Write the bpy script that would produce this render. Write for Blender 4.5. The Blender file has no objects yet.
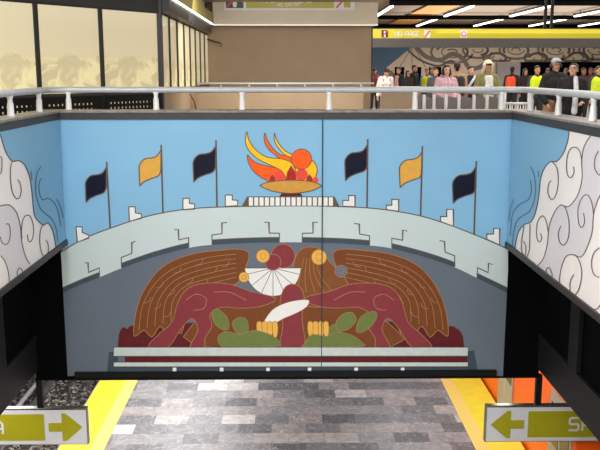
import bpy, bmesh, math, random
from mathutils import Vector, Matrix, Quaternion
from mathutils.geometry import tessellate_polygon

S = bpy.context.scene
COL = S.collection
PI = math.pi
random.seed(7)

# ------------------------------------------------------------------ camera
EYE = Vector((0, 0, 8.8))          # platform floor is z=0, mezzanine floor z=7.25
F, CX, CY = 820.0, 300.0, 225.0
YAW = math.atan(12 / 820)
PITCH = math.atan(153 / 820)
cam_data = bpy.data.cameras.new('camera')
cam_data.sensor_width = 36; cam_data.lens = 36 * F / 600
cam_data.clip_start = 0.05; cam_data.clip_end = 200
cam = bpy.data.objects.new('camera', cam_data); COL.objects.link(cam)
cam.location = EYE
cam.rotation_euler = (PI / 2 - PITCH, 0, -YAW)
S.camera = cam
RM = cam.rotation_euler.to_matrix()

# ------------------------------------------------------------------ world, exposure, area lights
w = bpy.data.worlds.new('world'); S.world = w; w.use_nodes = True
w.node_tree.nodes['Background'].inputs[0].default_value = (0.9, 0.95, 1, 1)
w.node_tree.nodes['Background'].inputs[1].default_value = 0.12
S.view_settings.view_transform = 'Standard'; S.view_settings.look = 'None'
S.view_settings.exposure = 0.0; S.view_settings.gamma = 1; S.view_settings.use_curve_mapping = False

def area(name, loc, size, power, color=(1, 1, 1), rot=(0, 0, 0)):
    l = bpy.data.lights.new(name, 'AREA'); l.shape = 'RECTANGLE'; l.size, l.size_y = size
    l.energy = power; l.color = color
    o = bpy.data.objects.new(name, l); COL.objects.link(o); o.location = loc; o.rotation_euler = rot
    return o
area('void_light', (0, 4.0, 11.1), (5.5, 6), 1450, (1, 0.985, 0.975), (0.35, 0, 0))
area('void_fill_left', (-3.6, 7.5, 11.1), (1.5, 9), 1200, (1, 0.99, 0.98), (0.1, -0.75, 0))  # added fill, tilted to brighten the right cloud wall
area('void_fill_right', (3.6, 7.5, 11.1), (1.5, 9), 640, (1, 0.97, 0.95), (0.1, 0.75, 0))  # weaker added fill facing the left cloud wall
area('hall_light', (9, 20, 10.95), (13, 12), 950, (1, 0.94, 0.87))
area('far_hall_light', (9, 35, 10.8), (13, 8), 900, (1, 0.93, 0.85))
area('block_fill', (0, 23, 10.9), (5, 4), 420, (1, 0.93, 0.82), (0.75, 0, 0))  # fill tilted forward to brighten the cream fascia, no fixture modelled
area('hall_ceiling_fill', (10, 31, 9.95), (11, 12), 620, (1, 0.92, 0.84), (PI, 0, 0))  # added fill thrown upward to lift the dark hall ceiling, no fixture
area('block_ceiling_fill', (0, 22, 10.2), (5, 4), 60, (1, 0.92, 0.84), (PI, 0, 0))  # same kind of added upward fill, for the ceiling before the beige block
area('gallery_light', (-7.5, 10, 10.9), (5, 9), 260, (1, 0.9, 0.75))
area('platform_light_left', (-3.2, 24, 3.1), (2.6, 14), 540, (0.96, 0.98, 1))
area('platform_light_right', (3.4, 22, 3.1), (2, 10), 130, (0.94, 0.97, 1))
area('track_light', (-6.2, 17, 3.1), (1.5, 10), 260, (1, 0.98, 0.95))
area('train_side_fill', (4.6, 19, 3.1), (0.5, 6), 70, (1, 0.97, 0.92), (0, -0.6, 0))  # added fill to brighten the orange train side, no lamp there
area('front_platform_light', (0, 8.5, 3.15), (6, 2), 185, (1, 0.98, 0.95), (0.5, 0, 0))

# ------------------------------------------------------------------ pixel -> point on a real plane
def ray(px, py):
    return (RM @ Vector(((px - CX) / F, -(py - CY) / F, -1))).normalized()
def onY(px, py, Y):
    d = ray(px, py); return EYE + d * (Y / d.y)
def onX(px, py, X):
    d = ray(px, py); return EYE + d * (X / d.x)
def onZ(px, py, Z):
    d = ray(px, py); return EYE + d * ((Z - EYE.z) / d.z)

# ------------------------------------------------------------------ materials
def lin(c):
    return tuple((x / 255 / 12.92 if x / 255 <= 0.04045 else ((x / 255 + 0.055) / 1.055) ** 2.4) for x in c)
def mat(name, rgb, rough=0.6, metal=0.0, var=0.06, scale=8.0, emit=0.0, spec=0.5, bump=0.0, coat=0.0):
    m = bpy.data.materials.new(name); m.use_nodes = True
    nt = m.node_tree; b = nt.nodes['Principled BSDF']
    c = lin(rgb)
    b.inputs['Roughness'].default_value = rough; b.inputs['Metallic'].default_value = metal
    b.inputs['Specular IOR Level'].default_value = spec
    b.inputs['Coat Weight'].default_value = coat
    if name.startswith(('paint_', 'mural_')): b.inputs['Specular IOR Level'].default_value = 0.18
    tc = nt.nodes.new('ShaderNodeTexCoord'); n = nt.nodes.new('ShaderNodeTexNoise')
    n.inputs['Scale'].default_value = scale; n.inputs['Detail'].default_value = 4
    nt.links.new(tc.outputs['Object'], n.inputs['Vector'])
    r = nt.nodes.new('ShaderNodeValToRGB')
    r.color_ramp.elements[0].position = 0.3; r.color_ramp.elements[1].position = 0.7
    r.color_ramp.elements[0].color = tuple(max(0, x * (1 - var)) for x in c) + (1,)
    r.color_ramp.elements[1].color = tuple(min(1, x * (1 + var)) for x in c) + (1,)
    nt.links.new(n.outputs['Fac'], r.inputs['Fac']); nt.links.new(r.outputs['Color'], b.inputs['Base Color'])
    if emit:
        b.inputs['Emission Color'].default_value = c + (1,); b.inputs['Emission Strength'].default_value = emit
    if bump:
        bp = nt.nodes.new('ShaderNodeBump'); bp.inputs['Strength'].default_value = bump; bp.inputs['Distance'].default_value = 0.02
        nt.links.new(n.outputs['Fac'], bp.inputs['Height']); nt.links.new(bp.outputs['Normal'], b.inputs['Normal'])
    return m

M = {}
M['sky'] = mat('mural_sky', (130, 180, 212), 0.45, var=0.04, scale=0.6)
M['pale'] = mat('mural_pale', (192, 206, 206), 0.45, var=0.03, scale=0.7)
M['slate'] = mat('mural_slate', (98, 108, 120), 0.45, var=0.05, scale=0.7)
M['shade'] = mat('mural_step', (66, 78, 88), 0.45)
M['outline'] = mat('mural_outline', (98, 84, 72), 0.5)
M['seam'] = mat('mural_seam', (40, 60, 70), 0.6)
M['navy'] = mat('paint_navy', (14, 16, 38), 0.5)
M['ochre'] = mat('paint_ochre', (214, 162, 72), 0.5)
M['gold'] = mat('paint_gold', (226, 172, 76), 0.5)
M['white'] = mat('paint_white', (226, 226, 222), 0.5, var=0.02)
M['yellow'] = mat('paint_yellow', (255, 188, 30), 0.5)
M['orange'] = mat('paint_orange', (246, 92, 28), 0.5)
M['coral'] = mat('paint_coral', (226, 76, 66), 0.5)
M['red'] = mat('paint_red', (176, 32, 34), 0.5)
M['bronze'] = mat('paint_bronze', (200, 148, 66), 0.5)
M['brown'] = mat('paint_brown', (116, 66, 34), 0.5)
M['brown2'] = mat('paint_brown_light', (126, 76, 40), 0.5)
M['maroon'] = mat('paint_maroon', (130, 54, 60), 0.5)
M['dmaroon'] = mat('paint_maroon_deep', (92, 30, 34), 0.5)
M['green'] = mat('paint_green', (106, 118, 64), 0.5)
M['mline'] = mat('paint_line_tan', (164, 124, 84), 0.5)
M['ledge'] = mat('paint_ledge', (190, 200, 198), 0.5)
M['dteal'] = mat('paint_shadow_block', (62, 74, 84), 0.5)
M['cream'] = mat('cloud_cream', (244, 238, 234), 0.45, var=0.02, scale=0.8)
M['greycloud'] = mat('cloud_grey', (222, 217, 221), 0.45, var=0.02, scale=0.8)
M['cline'] = mat('cloud_line', (92, 78, 74), 0.5)
M['wline'] = mat('wisp_line', (66, 96, 120), 0.5)
M['black'] = mat('black_steel', (16, 16, 17), 0.5, spec=.2, var=0.15)
M['black2'] = mat('charcoal_steel', (26, 25, 27), 0.5, spec=.2, var=0.12)
M['recess'] = mat('dark_recess', (7, 7, 8), 0.9, spec=.05)
M['trimdark'] = mat('dark_trim', (50, 47, 47), 0.5, var=0.12, scale=5)
M['coping'] = mat('coping_stone', (132, 127, 121), 0.35, var=0.28, scale=7)
M['rail'] = mat('painted_rail', (184, 188, 190), 0.35, var=0.05, metal=0.1)
M['post'] = mat('painted_post', (222, 222, 222), 0.35, var=0.05)
M['frame'] = mat('window_frame_black', (34, 34, 35), 0.4)
M['fascia'] = mat('fascia_grey', (50, 52, 54), 0.45, var=0.15, scale=2)
M['beige'] = mat('beige_wall', (158, 137, 112), 0.6, var=0.06, scale=1.2)
M['ltwall'] = mat('pale_wall', (196, 186, 170), 0.6, var=0.04, scale=1.5)
M['olive'] = mat('olive_sign', (158, 152, 22), 0.4, var=0.03)
M['oliveband'] = mat('olive_band', (186, 174, 32), 0.4, var=0.08, scale=0.6)
M['olivetrim'] = mat('olive_trim', (142, 134, 72), 0.5)
M['signwhite'] = mat('sign_white', (204, 204, 212), 0.4, var=0.02)
M['chrome'] = mat('sign_metal', (150, 150, 145), 0.2, metal=0.9)
M['tactile'] = None
M['yel'] = mat('yellow_edge', (244, 228, 66), 0.35, var=0.05, scale=3)
M['ballast'] = mat('ballast', (112, 102, 98), 0.9, var=0.85, scale=16)
M['steelrail'] = mat('steel_rail', (170, 168, 165), 0.3, metal=0.8)
M['torange'] = mat('train_orange', (255, 98, 18), 0.35, var=0.03)
M['tgrey'] = mat('train_grey', (170, 160, 142), 0.4)
M['tglass'] = mat('train_window', (36, 38, 42), 0.1)
M['concrete'] = mat('concrete', (120, 112, 104), 0.7, var=0.1)
M['ceil'] = mat('ceiling_panel', (158, 144, 130), 0.7, var=0.05, scale=1)
M['ceilor'] = mat('ceiling_orange', (226, 160, 84), 0.6)
M['tube'] = mat('light_tube', (255, 252, 245), 0.5, emit=4.0, var=0)
M['pane'] = None
M['signred'] = mat('sign_red', (200, 24, 40), 0.4)
M['signblack'] = mat('sign_black', (14, 14, 16), 0.4)
M['bandgrey'] = mat('beam_grey', (66, 62, 61), 0.5)
M['hallblue'] = mat('hall_blue', (58, 96, 128), 0.5)
M['hallcream'] = mat('hall_cream', (206, 190, 168), 0.5)
M['hallgrey'] = mat('hall_swirl', (112, 102, 96), 0.5)
M['hallgrey2'] = mat('hall_swirl_dark', (78, 72, 70), 0.5)
M['panelgrey'] = mat('barrier_panel', (112, 107, 104), 0.4)
M['granite'] = mat('mezz_floor', (150, 142, 134), 0.35, var=0.2, scale=12)

def N(nt, t): return nt.nodes.new(t)
def pane_material():
    m = bpy.data.materials.new('frosted_pane'); m.use_nodes = True
    nt = m.node_tree; b = nt.nodes['Principled BSDF']
    tc = N(nt, 'ShaderNodeTexCoord'); sep = N(nt, 'ShaderNodeSeparateXYZ')
    nt.links.new(tc.outputs['Object'], sep.inputs[0])
    n = N(nt, 'ShaderNodeTexNoise'); n.inputs['Scale'].default_value = 3.4; n.inputs['Detail'].default_value = 7; n.inputs['Distortion'].default_value = 1.3
    nt.links.new(tc.outputs['Object'], n.inputs['Vector'])
    r = N(nt, 'ShaderNodeValToRGB'); r.color_ramp.elements[0].position = 0.42; r.color_ramp.elements[1].position = 0.62
    r.color_ramp.elements[0].color = lin((196, 184, 146)) + (1,); r.color_ramp.elements[1].color = lin((226, 214, 166)) + (1,)
    nt.links.new(n.outputs['Fac'], r.inputs['Fac'])
    # mottled pattern only on the lower part of the pane, with a soft ragged edge
    ad = N(nt, 'ShaderNodeMath'); ad.operation = 'MULTIPLY_ADD'; ad.inputs[1].default_value = 0.35
    nt.links.new(n.outputs['Fac'], ad.inputs[0]); nt.links.new(sep.outputs[2], ad.inputs[2])
    mr = N(nt, 'ShaderNodeMapRange'); mr.inputs[1].default_value = 0.86; mr.inputs[2].default_value = 0.92; mr.inputs[3].default_value = 1; mr.inputs[4].default_value = 0
    nt.links.new(ad.outputs[0], mr.inputs[0])
    mx = N(nt, 'ShaderNodeMix'); mx.data_type = 'RGBA'
    nt.links.new(mr.outputs[0], mx.inputs[0]); mx.inputs[6].default_value = lin((210, 198, 164)) + (1,)
    nt.links.new(r.outputs['Color'], mx.inputs[7])
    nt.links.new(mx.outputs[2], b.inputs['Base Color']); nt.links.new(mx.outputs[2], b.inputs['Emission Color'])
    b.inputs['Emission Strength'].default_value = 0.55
    b.inputs['Roughness'].default_value = 0.12
    return m
M['pane'] = pane_material()

def ballast_material():
    m = bpy.data.materials.new('ballast_stones'); m.use_nodes = True
    nt = m.node_tree; b = nt.nodes['Principled BSDF']
    tc = N(nt, 'ShaderNodeTexCoord'); v = N(nt, 'ShaderNodeTexVoronoi'); v.inputs['Scale'].default_value = 13
    nt.links.new(tc.outputs['Object'], v.inputs['Vector'])
    sp = N(nt, 'ShaderNodeSeparateColor'); nt.links.new(v.outputs['Color'], sp.inputs[0])
    r = N(nt, 'ShaderNodeValToRGB'); e = r.color_ramp.elements
    e[0].position = 0.2; e[0].color = lin((34, 30, 29)) + (1,); e[1].position = 1; e[1].color = lin((196, 182, 174)) + (1,)
    q = e.new(0.65); q.color = lin((92, 82, 78)) + (1,)
    nt.links.new(sp.outputs[0], r.inputs['Fac']); nt.links.new(r.outputs['Color'], b.inputs['Base Color'])
    bp = N(nt, 'ShaderNodeBump'); bp.inputs['Strength'].default_value = 1; bp.inputs['Distance'].default_value = 0.04; bp.invert = True
    nt.links.new(v.outputs['Distance'], bp.inputs['Height']); nt.links.new(bp.outputs['Normal'], b.inputs['Normal'])
    b.inputs['Roughness'].default_value = 0.9
    return m
M['ballast'] = ballast_material()
def tile_material():
    m = bpy.data.materials.new('marble_tiles'); m.use_nodes = True
    nt = m.node_tree; b = nt.nodes['Principled BSDF']
    tc = N(nt, 'ShaderNodeTexCoord')
    br = N(nt, 'ShaderNodeTexBrick'); br.offset = 0.5; br.inputs['Scale'].default_value = 1.0
    br.inputs['Brick Width'].default_value = 0.86; br.inputs['Row Height'].default_value = 0.56
    br.inputs['Mortar Size'].default_value = 0.006
    br.inputs['Color1'].default_value = (0, 0, 0, 1); br.inputs['Color2'].default_value = (1, 1, 1, 1)
    br.inputs['Mortar'].default_value = (0.35, 0.35, 0.35, 1); br.inputs['Bias'].default_value = 0.0
    nt.links.new(tc.outputs['Object'], br.inputs['Vector'])
    r = N(nt, 'ShaderNodeValToRGB'); cr = r.color_ramp; cr.interpolation = 'LINEAR'
    cols = [(0, (98, 97, 100)), (0.3, (128, 126, 128)), (0.5, (148, 145, 146)), (0.7, (160, 152, 150)), (0.88, (182, 174, 170)), (1, (208, 205, 203))]
    cr.elements[0].position = 0; cr.elements[0].color = lin(cols[0][1]) + (1,)
    cr.elements[1].position = 1; cr.elements[1].color = lin(cols[-1][1]) + (1,)
    for p, c in cols[1:-1]:
        e = cr.elements.new(p); e.color = lin(c) + (1,)
    nt.links.new(br.outputs['Color'], r.inputs['Fac'])
    n = N(nt, 'ShaderNodeTexNoise'); n.inputs['Scale'].default_value = 2.6; n.inputs['Detail'].default_value = 8; n.inputs['Distortion'].default_value = 2.2
    nt.links.new(tc.outputs['Object'], n.inputs['Vector'])
    r2 = N(nt, 'ShaderNodeValToRGB'); r2.color_ramp.elements[0].position = 0.3; r2.color_ramp.elements[1].position = 0.72
    r2.color_ramp.elements[0].color = (0.62, 0.6, 0.6, 1); r2.color_ramp.elements[1].color = (1.25, 1.2, 1.18, 1)
    nt.links.new(n.outputs['Fac'], r2.inputs['Fac'])
    mx = N(nt, 'ShaderNodeMix'); mx.data_type = 'RGBA'; mx.blend_type = 'MULTIPLY'; mx.inputs[0].default_value = 0.75
    nt.links.new(r.outputs['Color'], mx.inputs[6]); nt.links.new(r2.outputs['Color'], mx.inputs[7])
    # thin pale marble veins
    n2 = N(nt, 'ShaderNodeTexNoise'); n2.inputs['Scale'].default_value = 1.3; n2.inputs['Detail'].default_value = 5; n2.inputs['Distortion'].default_value = 3
    nt.links.new(tc.outputs['Object'], n2.inputs['Vector'])
    r3 = N(nt, 'ShaderNodeValToRGB'); e = r3.color_ramp.elements
    e[0].position = 0.485; e[0].color = (0, 0, 0, 1); e[1].position = 0.5; e[1].color = (1, 1, 1, 1)
    q = e.new(0.515); q.color = (0, 0, 0, 1)
    nt.links.new(n2.outputs['Fac'], r3.inputs['Fac'])
    sc = N(nt, 'ShaderNodeMath'); sc.operation = 'MULTIPLY'; sc.inputs[1].default_value = 0.45
    nt.links.new(r3.outputs['Color'], sc.inputs[0])
    mx2 = N(nt, 'ShaderNodeMix'); mx2.data_type = 'RGBA'
    nt.links.new(sc.outputs[0], mx2.inputs[0]); nt.links.new(mx.outputs[2], mx2.inputs[6]); mx2.inputs[7].default_value = (0.75, 0.73, 0.7, 1)
    nt.links.new(mx2.outputs[2], b.inputs['Base Color'])
    b.inputs['Roughness'].default_value = 0.42; b.inputs['Specular IOR Level'].default_value = 0.35
    return m
M['tiles'] = tile_material()
def tactile_material():
    m = bpy.data.materials.new('ribbed_tactile_strip'); m.use_nodes = True
    nt = m.node_tree; b = nt.nodes['Principled BSDF']
    tc = N(nt, 'ShaderNodeTexCoord'); wv = N(nt, 'ShaderNodeTexWave'); wv.inputs['Scale'].default_value = 4.5
    wv.bands_direction = 'X'
    nt.links.new(tc.outputs['Object'], wv.inputs['Vector'])
    r = N(nt, 'ShaderNodeValToRGB'); r.color_ramp.elements[0].color = lin((232, 196, 90)) + (1,); r.color_ramp.elements[1].color = lin((255, 226, 128)) + (1,)
    nt.links.new(wv.outputs['Fac'], r.inputs['Fac']); nt.links.new(r.outputs['Color'], b.inputs['Base Color'])
    b.inputs['Roughness'].default_value = 0.5
    return m
M['tactile'] = tactile_material()

# ------------------------------------------------------------------ mesh helpers
def empty(name, label=None, cat=None, loc=(0, 0, 0), group=None, rz=0):
    o = bpy.data.objects.new(name, None); COL.objects.link(o); o.location = loc; o.rotation_euler = (0, 0, rz)
    o.empty_display_size = 0.1
    if label: o['label'] = label
    if cat: o['category'] = cat
    if group: o['group'] = group
    return o
def tag(o, label, cat, group=None, kind=None):
    if label: o['label'] = label
    if cat: o['category'] = cat
    if group: o['group'] = group
    if kind: o['kind'] = kind
    return o
def box(bm, x0, x1, y0, y1, z0, z1, mi=0):
    vs = [bm.verts.new(p) for p in ((x0,y0,z0),(x1,y0,z0),(x1,y1,z0),(x0,y1,z0),(x0,y0,z1),(x1,y0,z1),(x1,y1,z1),(x0,y1,z1))]
    for f in ((0,3,2,1),(4,5,6,7),(0,1,5,4),(1,2,6,5),(2,3,7,6),(3,0,4,7)):
        fc = bm.faces.new([vs[i] for i in f]); fc.material_index = mi
def tube(bm, pts, r, seg=10, mi=0, caps=True):
    pts = [Vector(p) for p in pts]
    rings = []; up = None
    for i, p in enumerate(pts):
        a = pts[max(i - 1, 0)]; c = pts[min(i + 1, len(pts) - 1)]
        t = (c - a).normalized()
        if up is None:
            up = t.orthogonal().normalized()
        u = (up - t * up.dot(t)).normalized(); v = t.cross(u); up = u
        rr = r[i] if isinstance(r, (list, tuple)) else r
        rings.append([bm.verts.new(p + (u * math.cos(2*PI*k/seg) + v * math.sin(2*PI*k/seg)) * rr) for k in range(seg)])
    for a, b in zip(rings, rings[1:]):
        for k in range(seg):
            f = bm.faces.new((a[k], a[(k+1) % seg], b[(k+1) % seg], b[k])); f.smooth = True; f.material_index = mi
    if caps:
        bm.faces.new(list(reversed(rings[0]))); bm.faces.new(rings[-1])
def lathe(bm, prof, cx=0, cy=0, seg=14):
    rings = [[bm.verts.new((cx + r*math.cos(2*PI*k/seg), cy + r*math.sin(2*PI*k/seg), z)) for k in range(seg)] for r, z in prof]
    for a, b in zip(rings, rings[1:]):
        for k in range(seg):
            f = bm.faces.new((a[k], a[(k+1) % seg], b[(k+1) % seg], b[k])); f.smooth = True
    bm.faces.new(list(reversed(rings[0]))); bm.faces.new(rings[-1])
def ellipsoid(bm, c, r, rot=None, sub=2):
    mtx = Matrix.Translation(c) @ (rot.to_matrix().to_4x4() if rot else Matrix.Identity(4)) @ Matrix.Diagonal((r[0], r[1], r[2], 1))
    bmesh.ops.create_icosphere(bm, subdivisions=sub, radius=1, matrix=mtx)
def capsule(bm, a, b, ra, rb, seg=12):
    a = Vector(a); b = Vector(b); d = (b - a)
    if d.length < 1e-5: d = Vector((0, 0, 1e-4))
    t = d.normalized()
    pts = []; rs = []
    for k in range(5):
        ang = PI / 2 * (1 - k / 4); pts.append(a - t * ra * math.sin(ang)); rs.append(max(ra * math.cos(ang), ra * 0.05))
    for k in range(5):
        ang = PI / 2 * (k / 4); pts.append(b + t * rb * math.sin(ang)); rs.append(max(rb * math.cos(ang), rb * 0.05))
    tube(bm, pts, rs, seg)
def build(name, bm, mats, parent=None, kind=None, smooth=False, bevel=0):
    bmesh.ops.recalc_face_normals(bm, faces=bm.faces[:]) if kind != 'noflip' else None
    if kind == 'noflip': kind = None
    me = bpy.data.meshes.new(name); bm.to_mesh(me); bm.free()
    for m in (mats if isinstance(mats, (list, tuple)) else [mats]): me.materials.append(m)
    o = bpy.data.objects.new(name, me); COL.objects.link(o)
    if parent: o.parent = parent
    if kind: o['kind'] = kind
    if smooth:
        for p in me.polygons: p.use_smooth = True
    if bevel:
        md = o.modifiers.new('bevel', 'BEVEL'); md.width = bevel; md.segments = 2; md.limit_method = 'ANGLE'
    return o
def bxo(name, dims, m, parent=None, kind=None, bevel=0):
    bm = bmesh.new(); box(bm, *dims); return build(name, bm, m, parent, kind, bevel=bevel)

# painted shapes: every shape is a real polygon lying on its panel
def smooth_pts(pts, n=6, closed=True):
    out = []; L = len(pts)
    rng = range(L) if closed else range(L - 1)
    for i in rng:
        p0 = pts[(i-1) % L] if closed or i > 0 else pts[0]
        p1 = pts[i]; p2 = pts[(i+1) % L]; p3 = pts[(i+2) % L] if closed or i < L - 2 else pts[-1]
        for k in range(n):
            t = k / n
            out.append(tuple(0.5*((2*p1[j]) + (-p0[j]+p2[j])*t + (2*p0[j]-5*p1[j]+4*p2[j]-p3[j])*t*t + (-p0[j]+3*p1[j]-3*p2[j]+p3[j])*t**3) for j in (0, 1)))
    if not closed: out.append(pts[-1])
    return out
class Painter:
    """collects polygons given on one plane; fn(px,py) gives the point, nrm the outward side"""
    def __init__(s, fn, nrm):
        s.fn = fn; s.n = Vector(nrm); s.bm = bmesh.new(); s.mats = []; s.layer = 1
    def mi(s, m):
        if m not in s.mats: s.mats.append(m)
        return s.mats.index(m)
    def poly(s, pts, m, layer, line=None, lw=1.0, sm=0):
        if sm: pts = smooth_pts(pts, sm)
        off = s.n * (0.0012 * layer)
        P3 = [s.fn(*p) + off for p in pts]
        vs = [s.bm.verts.new(p) for p in P3]; i = s.mi(m)
        for t in tessellate_polygon([P3]):
            try:
                f = s.bm.faces.new([vs[k] for k in t]); f.material_index = i
                f.normal_update()
                if f.normal.dot(s.n) < 0: f.normal_flip()
            except ValueError: pass
        if line: s.line(pts + [pts[0]], line, layer + 0.6, lw)
        return s
    def line(s, pts, m, layer, lw=1.0, sm=0):
        if sm: pts = smooth_pts(pts, sm, closed=False)
        off = s.n * (0.0012 * layer); i = s.mi(m); V = []
        pts = [Vector((p[0], p[1])) for k, p in enumerate(pts) if k == 0 or (Vector(p[:2]) - Vector(pts[k-1][:2])).length > 1e-4]
        for k, p in enumerate(pts):
            a = pts[max(k-1, 0)]; b = pts[min(k+1, len(pts)-1)]
            t = (b - a)
            if t.length < 1e-6: t = Vector((1, 0))
            t.normalize(); nn = Vector((-t.y, t.x))
            sc = 1.0
            if 0 < k < len(pts) - 1:
                t1 = (p - a).normalized(); sc = min(1.6, 1 / max(0.45, abs(t1.dot(t))))
            hw = lw / 2 * sc
            V.append((s.bm.verts.new(s.fn(p.x + nn.x*hw, p.y + nn.y*hw) + off), s.bm.verts.new(s.fn(p.x - nn.x*hw, p.y - nn.y*hw) + off)))
        for (a, b), (c, d) in zip(V, V[1:]):
            try:
                f = s.bm.faces.new((a, b, d, c)); f.material_index = i; f.normal_update()
                if f.normal.dot(s.n) < 0: f.normal_flip()
            except ValueError: pass
        return s
    def circle(s, c, r, m, layer, line=None, lw=1.0, ry=None):
        ry = ry or r
        return s.poly([(c[0] + r*math.cos(2*PI*k/28), c[1] + ry*math.sin(2*PI*k/28)) for k in range(28)], m, layer, line, lw)
    def done(s, name, parent):
        return build(name, s.bm, s.mats, parent, 'noflip')

# stroke lettering (rounded station style), each glyph in a 1 x 1.4 box
GL = {
 'N': [[(0,0),(0,1.4),(.1,1.4),(.9,0),(1,0),(1,1.4)]],
 'O': [[(.15,0),(.85,0),(1,.15),(1,1.25),(.85,1.4),(.15,1.4),(0,1.25),(0,.15),(.15,0)]],
 'P': [[(0,0),(0,1.4),(.85,1.4),(1,1.25),(1,.75),(.85,.6),(0,.6)]],
 'A': [[(0,0),(0,1.1),(.3,1.4),(.7,1.4),(1,1.1),(1,0)],[(0,.55),(1,.55)]],
 'S': [[(1,1.4),(.15,1.4),(0,1.25),(0,.85),(.15,.7),(.85,.7),(1,.55),(1,.15),(.85,0),(0,0)]],
 'E': [[(1,1.4),(.15,1.4),(0,1.25),(0,.15),(.15,0),(1,0)],[(0,.7),(.85,.7)]],
 'T': [[(0,1.4),(1,1.4)],[(.5,1.4),(.5,0)]],
 'R': [[(0,0),(0,1.4),(.85,1.4),(1,1.25),(1,.8),(.85,.65),(0,.65)],[(.5,.65),(1,0)]],
 'Y': [[(0,1.4),(0,.85),(.15,.7),(.85,.7),(1,.85),(1,1.4)],[(.5,.7),(.5,0)]],
 'L': [[(0,1.4),(0,.15),(.15,0),(.95,0)]],
 'I': [[(.5,0),(.5,1.4)]],
 'D': [[(0,0),(0,1.4),(.7,1.4),(1,1.1),(1,.3),(.7,0),(0,0)]],
}
def lettering(name, text, x, y, z, h, m, parent, stroke=0.16, gap=0.42, depth=0.004):
    """letters on a plane facing -Y, lower-left corner at x,z"""
    if ' ' in text:      # each word is a part of its own
        for wd in text.split(' '):
            lettering(name, wd, x, y, z, h, m, parent, stroke, gap, depth); x += (len(wd)*(1 + gap) + 0.9) * h / 1.4
        return
    bm = bmesh.new(); s = h / 1.4; cx = x
    for ch in text:
        if ch == ' ': cx += 0.9 * s; continue
        for k, st in enumerate(GL[ch]):
            yy = y - 0.0004 * k
            for a, b in zip(st, st[1:]):
                A = Vector((cx + a[0]*s, 0, z + a[1]*s)); B = Vector((cx + b[0]*s, 0, z + b[1]*s))
                t = (B - A).normalized(); n = Vector((-t.z, 0, t.x)) * stroke * s * 0.5
                e = t * stroke * s * 0.3
                q = [A - e + n, B + e + n, B + e - n, A - e - n]
                yy -= 0.0003
                f1 = [bm.verts.new((p.x, yy, p.z)) for p in q]
                bm.faces.new(f1)
        cx += (1 + gap) * s
    return build(name, bm, m, parent)
def polyplate(name, pts, y, depth, m, parent):
    """flat plate facing -Y from x,z points"""
    bm = bmesh.new()
    P3 = [Vector((p[0], y, p[1])) for p in pts]
    fr = [bm.verts.new(p) for p in P3]; bk = [bm.verts.new(p + Vector((0, depth, 0))) for p in P3]
    for t in tessellate_polygon([P3]):
        bm.faces.new([fr[k] for k in t]); bm.faces.new([bk[k] for k in reversed(t)])
    n = len(pts)
    for i in range(n): bm.faces.new((fr[i], bk[i], bk[(i+1) % n], fr[(i+1) % n]))
    return build(name, bm, m, parent)

ZM = 7.25       # mezzanine floor
YM = 14.9       # mural plane
XV = 4.12       # half width of the void
XVS = {-1: 4.122, 1: 4.085}
H = lambda h: EYE.z - h   # height from drop below the eye

# ================================================================== STRUCTURE
# mezzanine slab around the void
bm = bmesh.new()
box(bm, -16, -4.9, -3, 46, ZM-0.5, ZM); box(bm, 4.9, 20, -3, 46, ZM-0.5, ZM)
box(bm, -4.9, 4.9, 15.2, 46, ZM-0.5, ZM); box(bm, -4.9, 4.9, -3, 0.6, ZM-0.5, ZM)
build('floor', bm, M['granite'], kind='structure')
# platform
bm = bmesh.new(); box(bm, -5.5, 5.5, -2, 60, -1.31, -0.001)
build('floor', bm, M['tiles'], kind='structure')
bm = bmesh.new(); box(bm, -12, 12, -2, 60, -1.6, -1.32)
build('floor', bm, M['concrete'], kind='structure')
# hall walls
bm = bmesh.new(); box(bm, -16, 20, 60, 60.3, -1.6, 11.3); build('wall_back', bm, M['beige'], kind='structure')
for nm, x0, x1 in (('wall_left', -12.3, -12), ('wall_right', 12, 12.3)):
    bm = bmesh.new(); box(bm, x0, x1, -2, 60, -1.6, ZM-0.5); build(nm, bm, M['recess'], kind='structure')
bm = bmesh.new(); box(bm, 20, 20.3, -3, 46, ZM, 11.3); build('wall_right', bm, M['ltwall'], kind='structure')
bm = bmesh.new(); box(bm, -16.3, -16, -3, 46, ZM, 11.3); build('wall_left', bm, M['ltwall'], kind='structure')

# void side walls (painted side panel carriers), recess below, girders
HPS = {-1: 3.03, 1: 3.10}; hp = 3.1   # painted panel depth below the eye
for sgn, nm in ((-1, 'wall_left'), (1, 'wall_right')):
    xs = sorted((sgn*(XVS[sgn]+0.002), sgn*(XV+0.28)))
    bm = bmesh.new(); box(bm, xs[0], xs[1], 0.9, YM-0.06, H(HPS[sgn]), H(0.727)); build(nm, bm, M['recess'], kind='structure')
    xs = sorted((sgn*4.80, sgn*4.9))
    bm = bmesh.new(); box(bm, xs[0], xs[1], -2, YM+0.3, H(5.56), ZM-0.5); build(nm, bm, M['recess'], kind='structure')
# void end wall behind the mural and near wall under the viewer
zb_w = onY(287, 371.5, YM).z-0.13
bm = bmesh.new(); box(bm, -4.80, 4.80, YM+0.03, YM+0.3, zb_w, H(0.727)); build('wall_back', bm, M['recess'], kind='structure')
bm = bmesh.new(); box(bm, -4.80, 4.80, 0.6, 0.9, H(3.3), H(0.727)); build('wall_front', bm, M['recess'], kind='structure')
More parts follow.
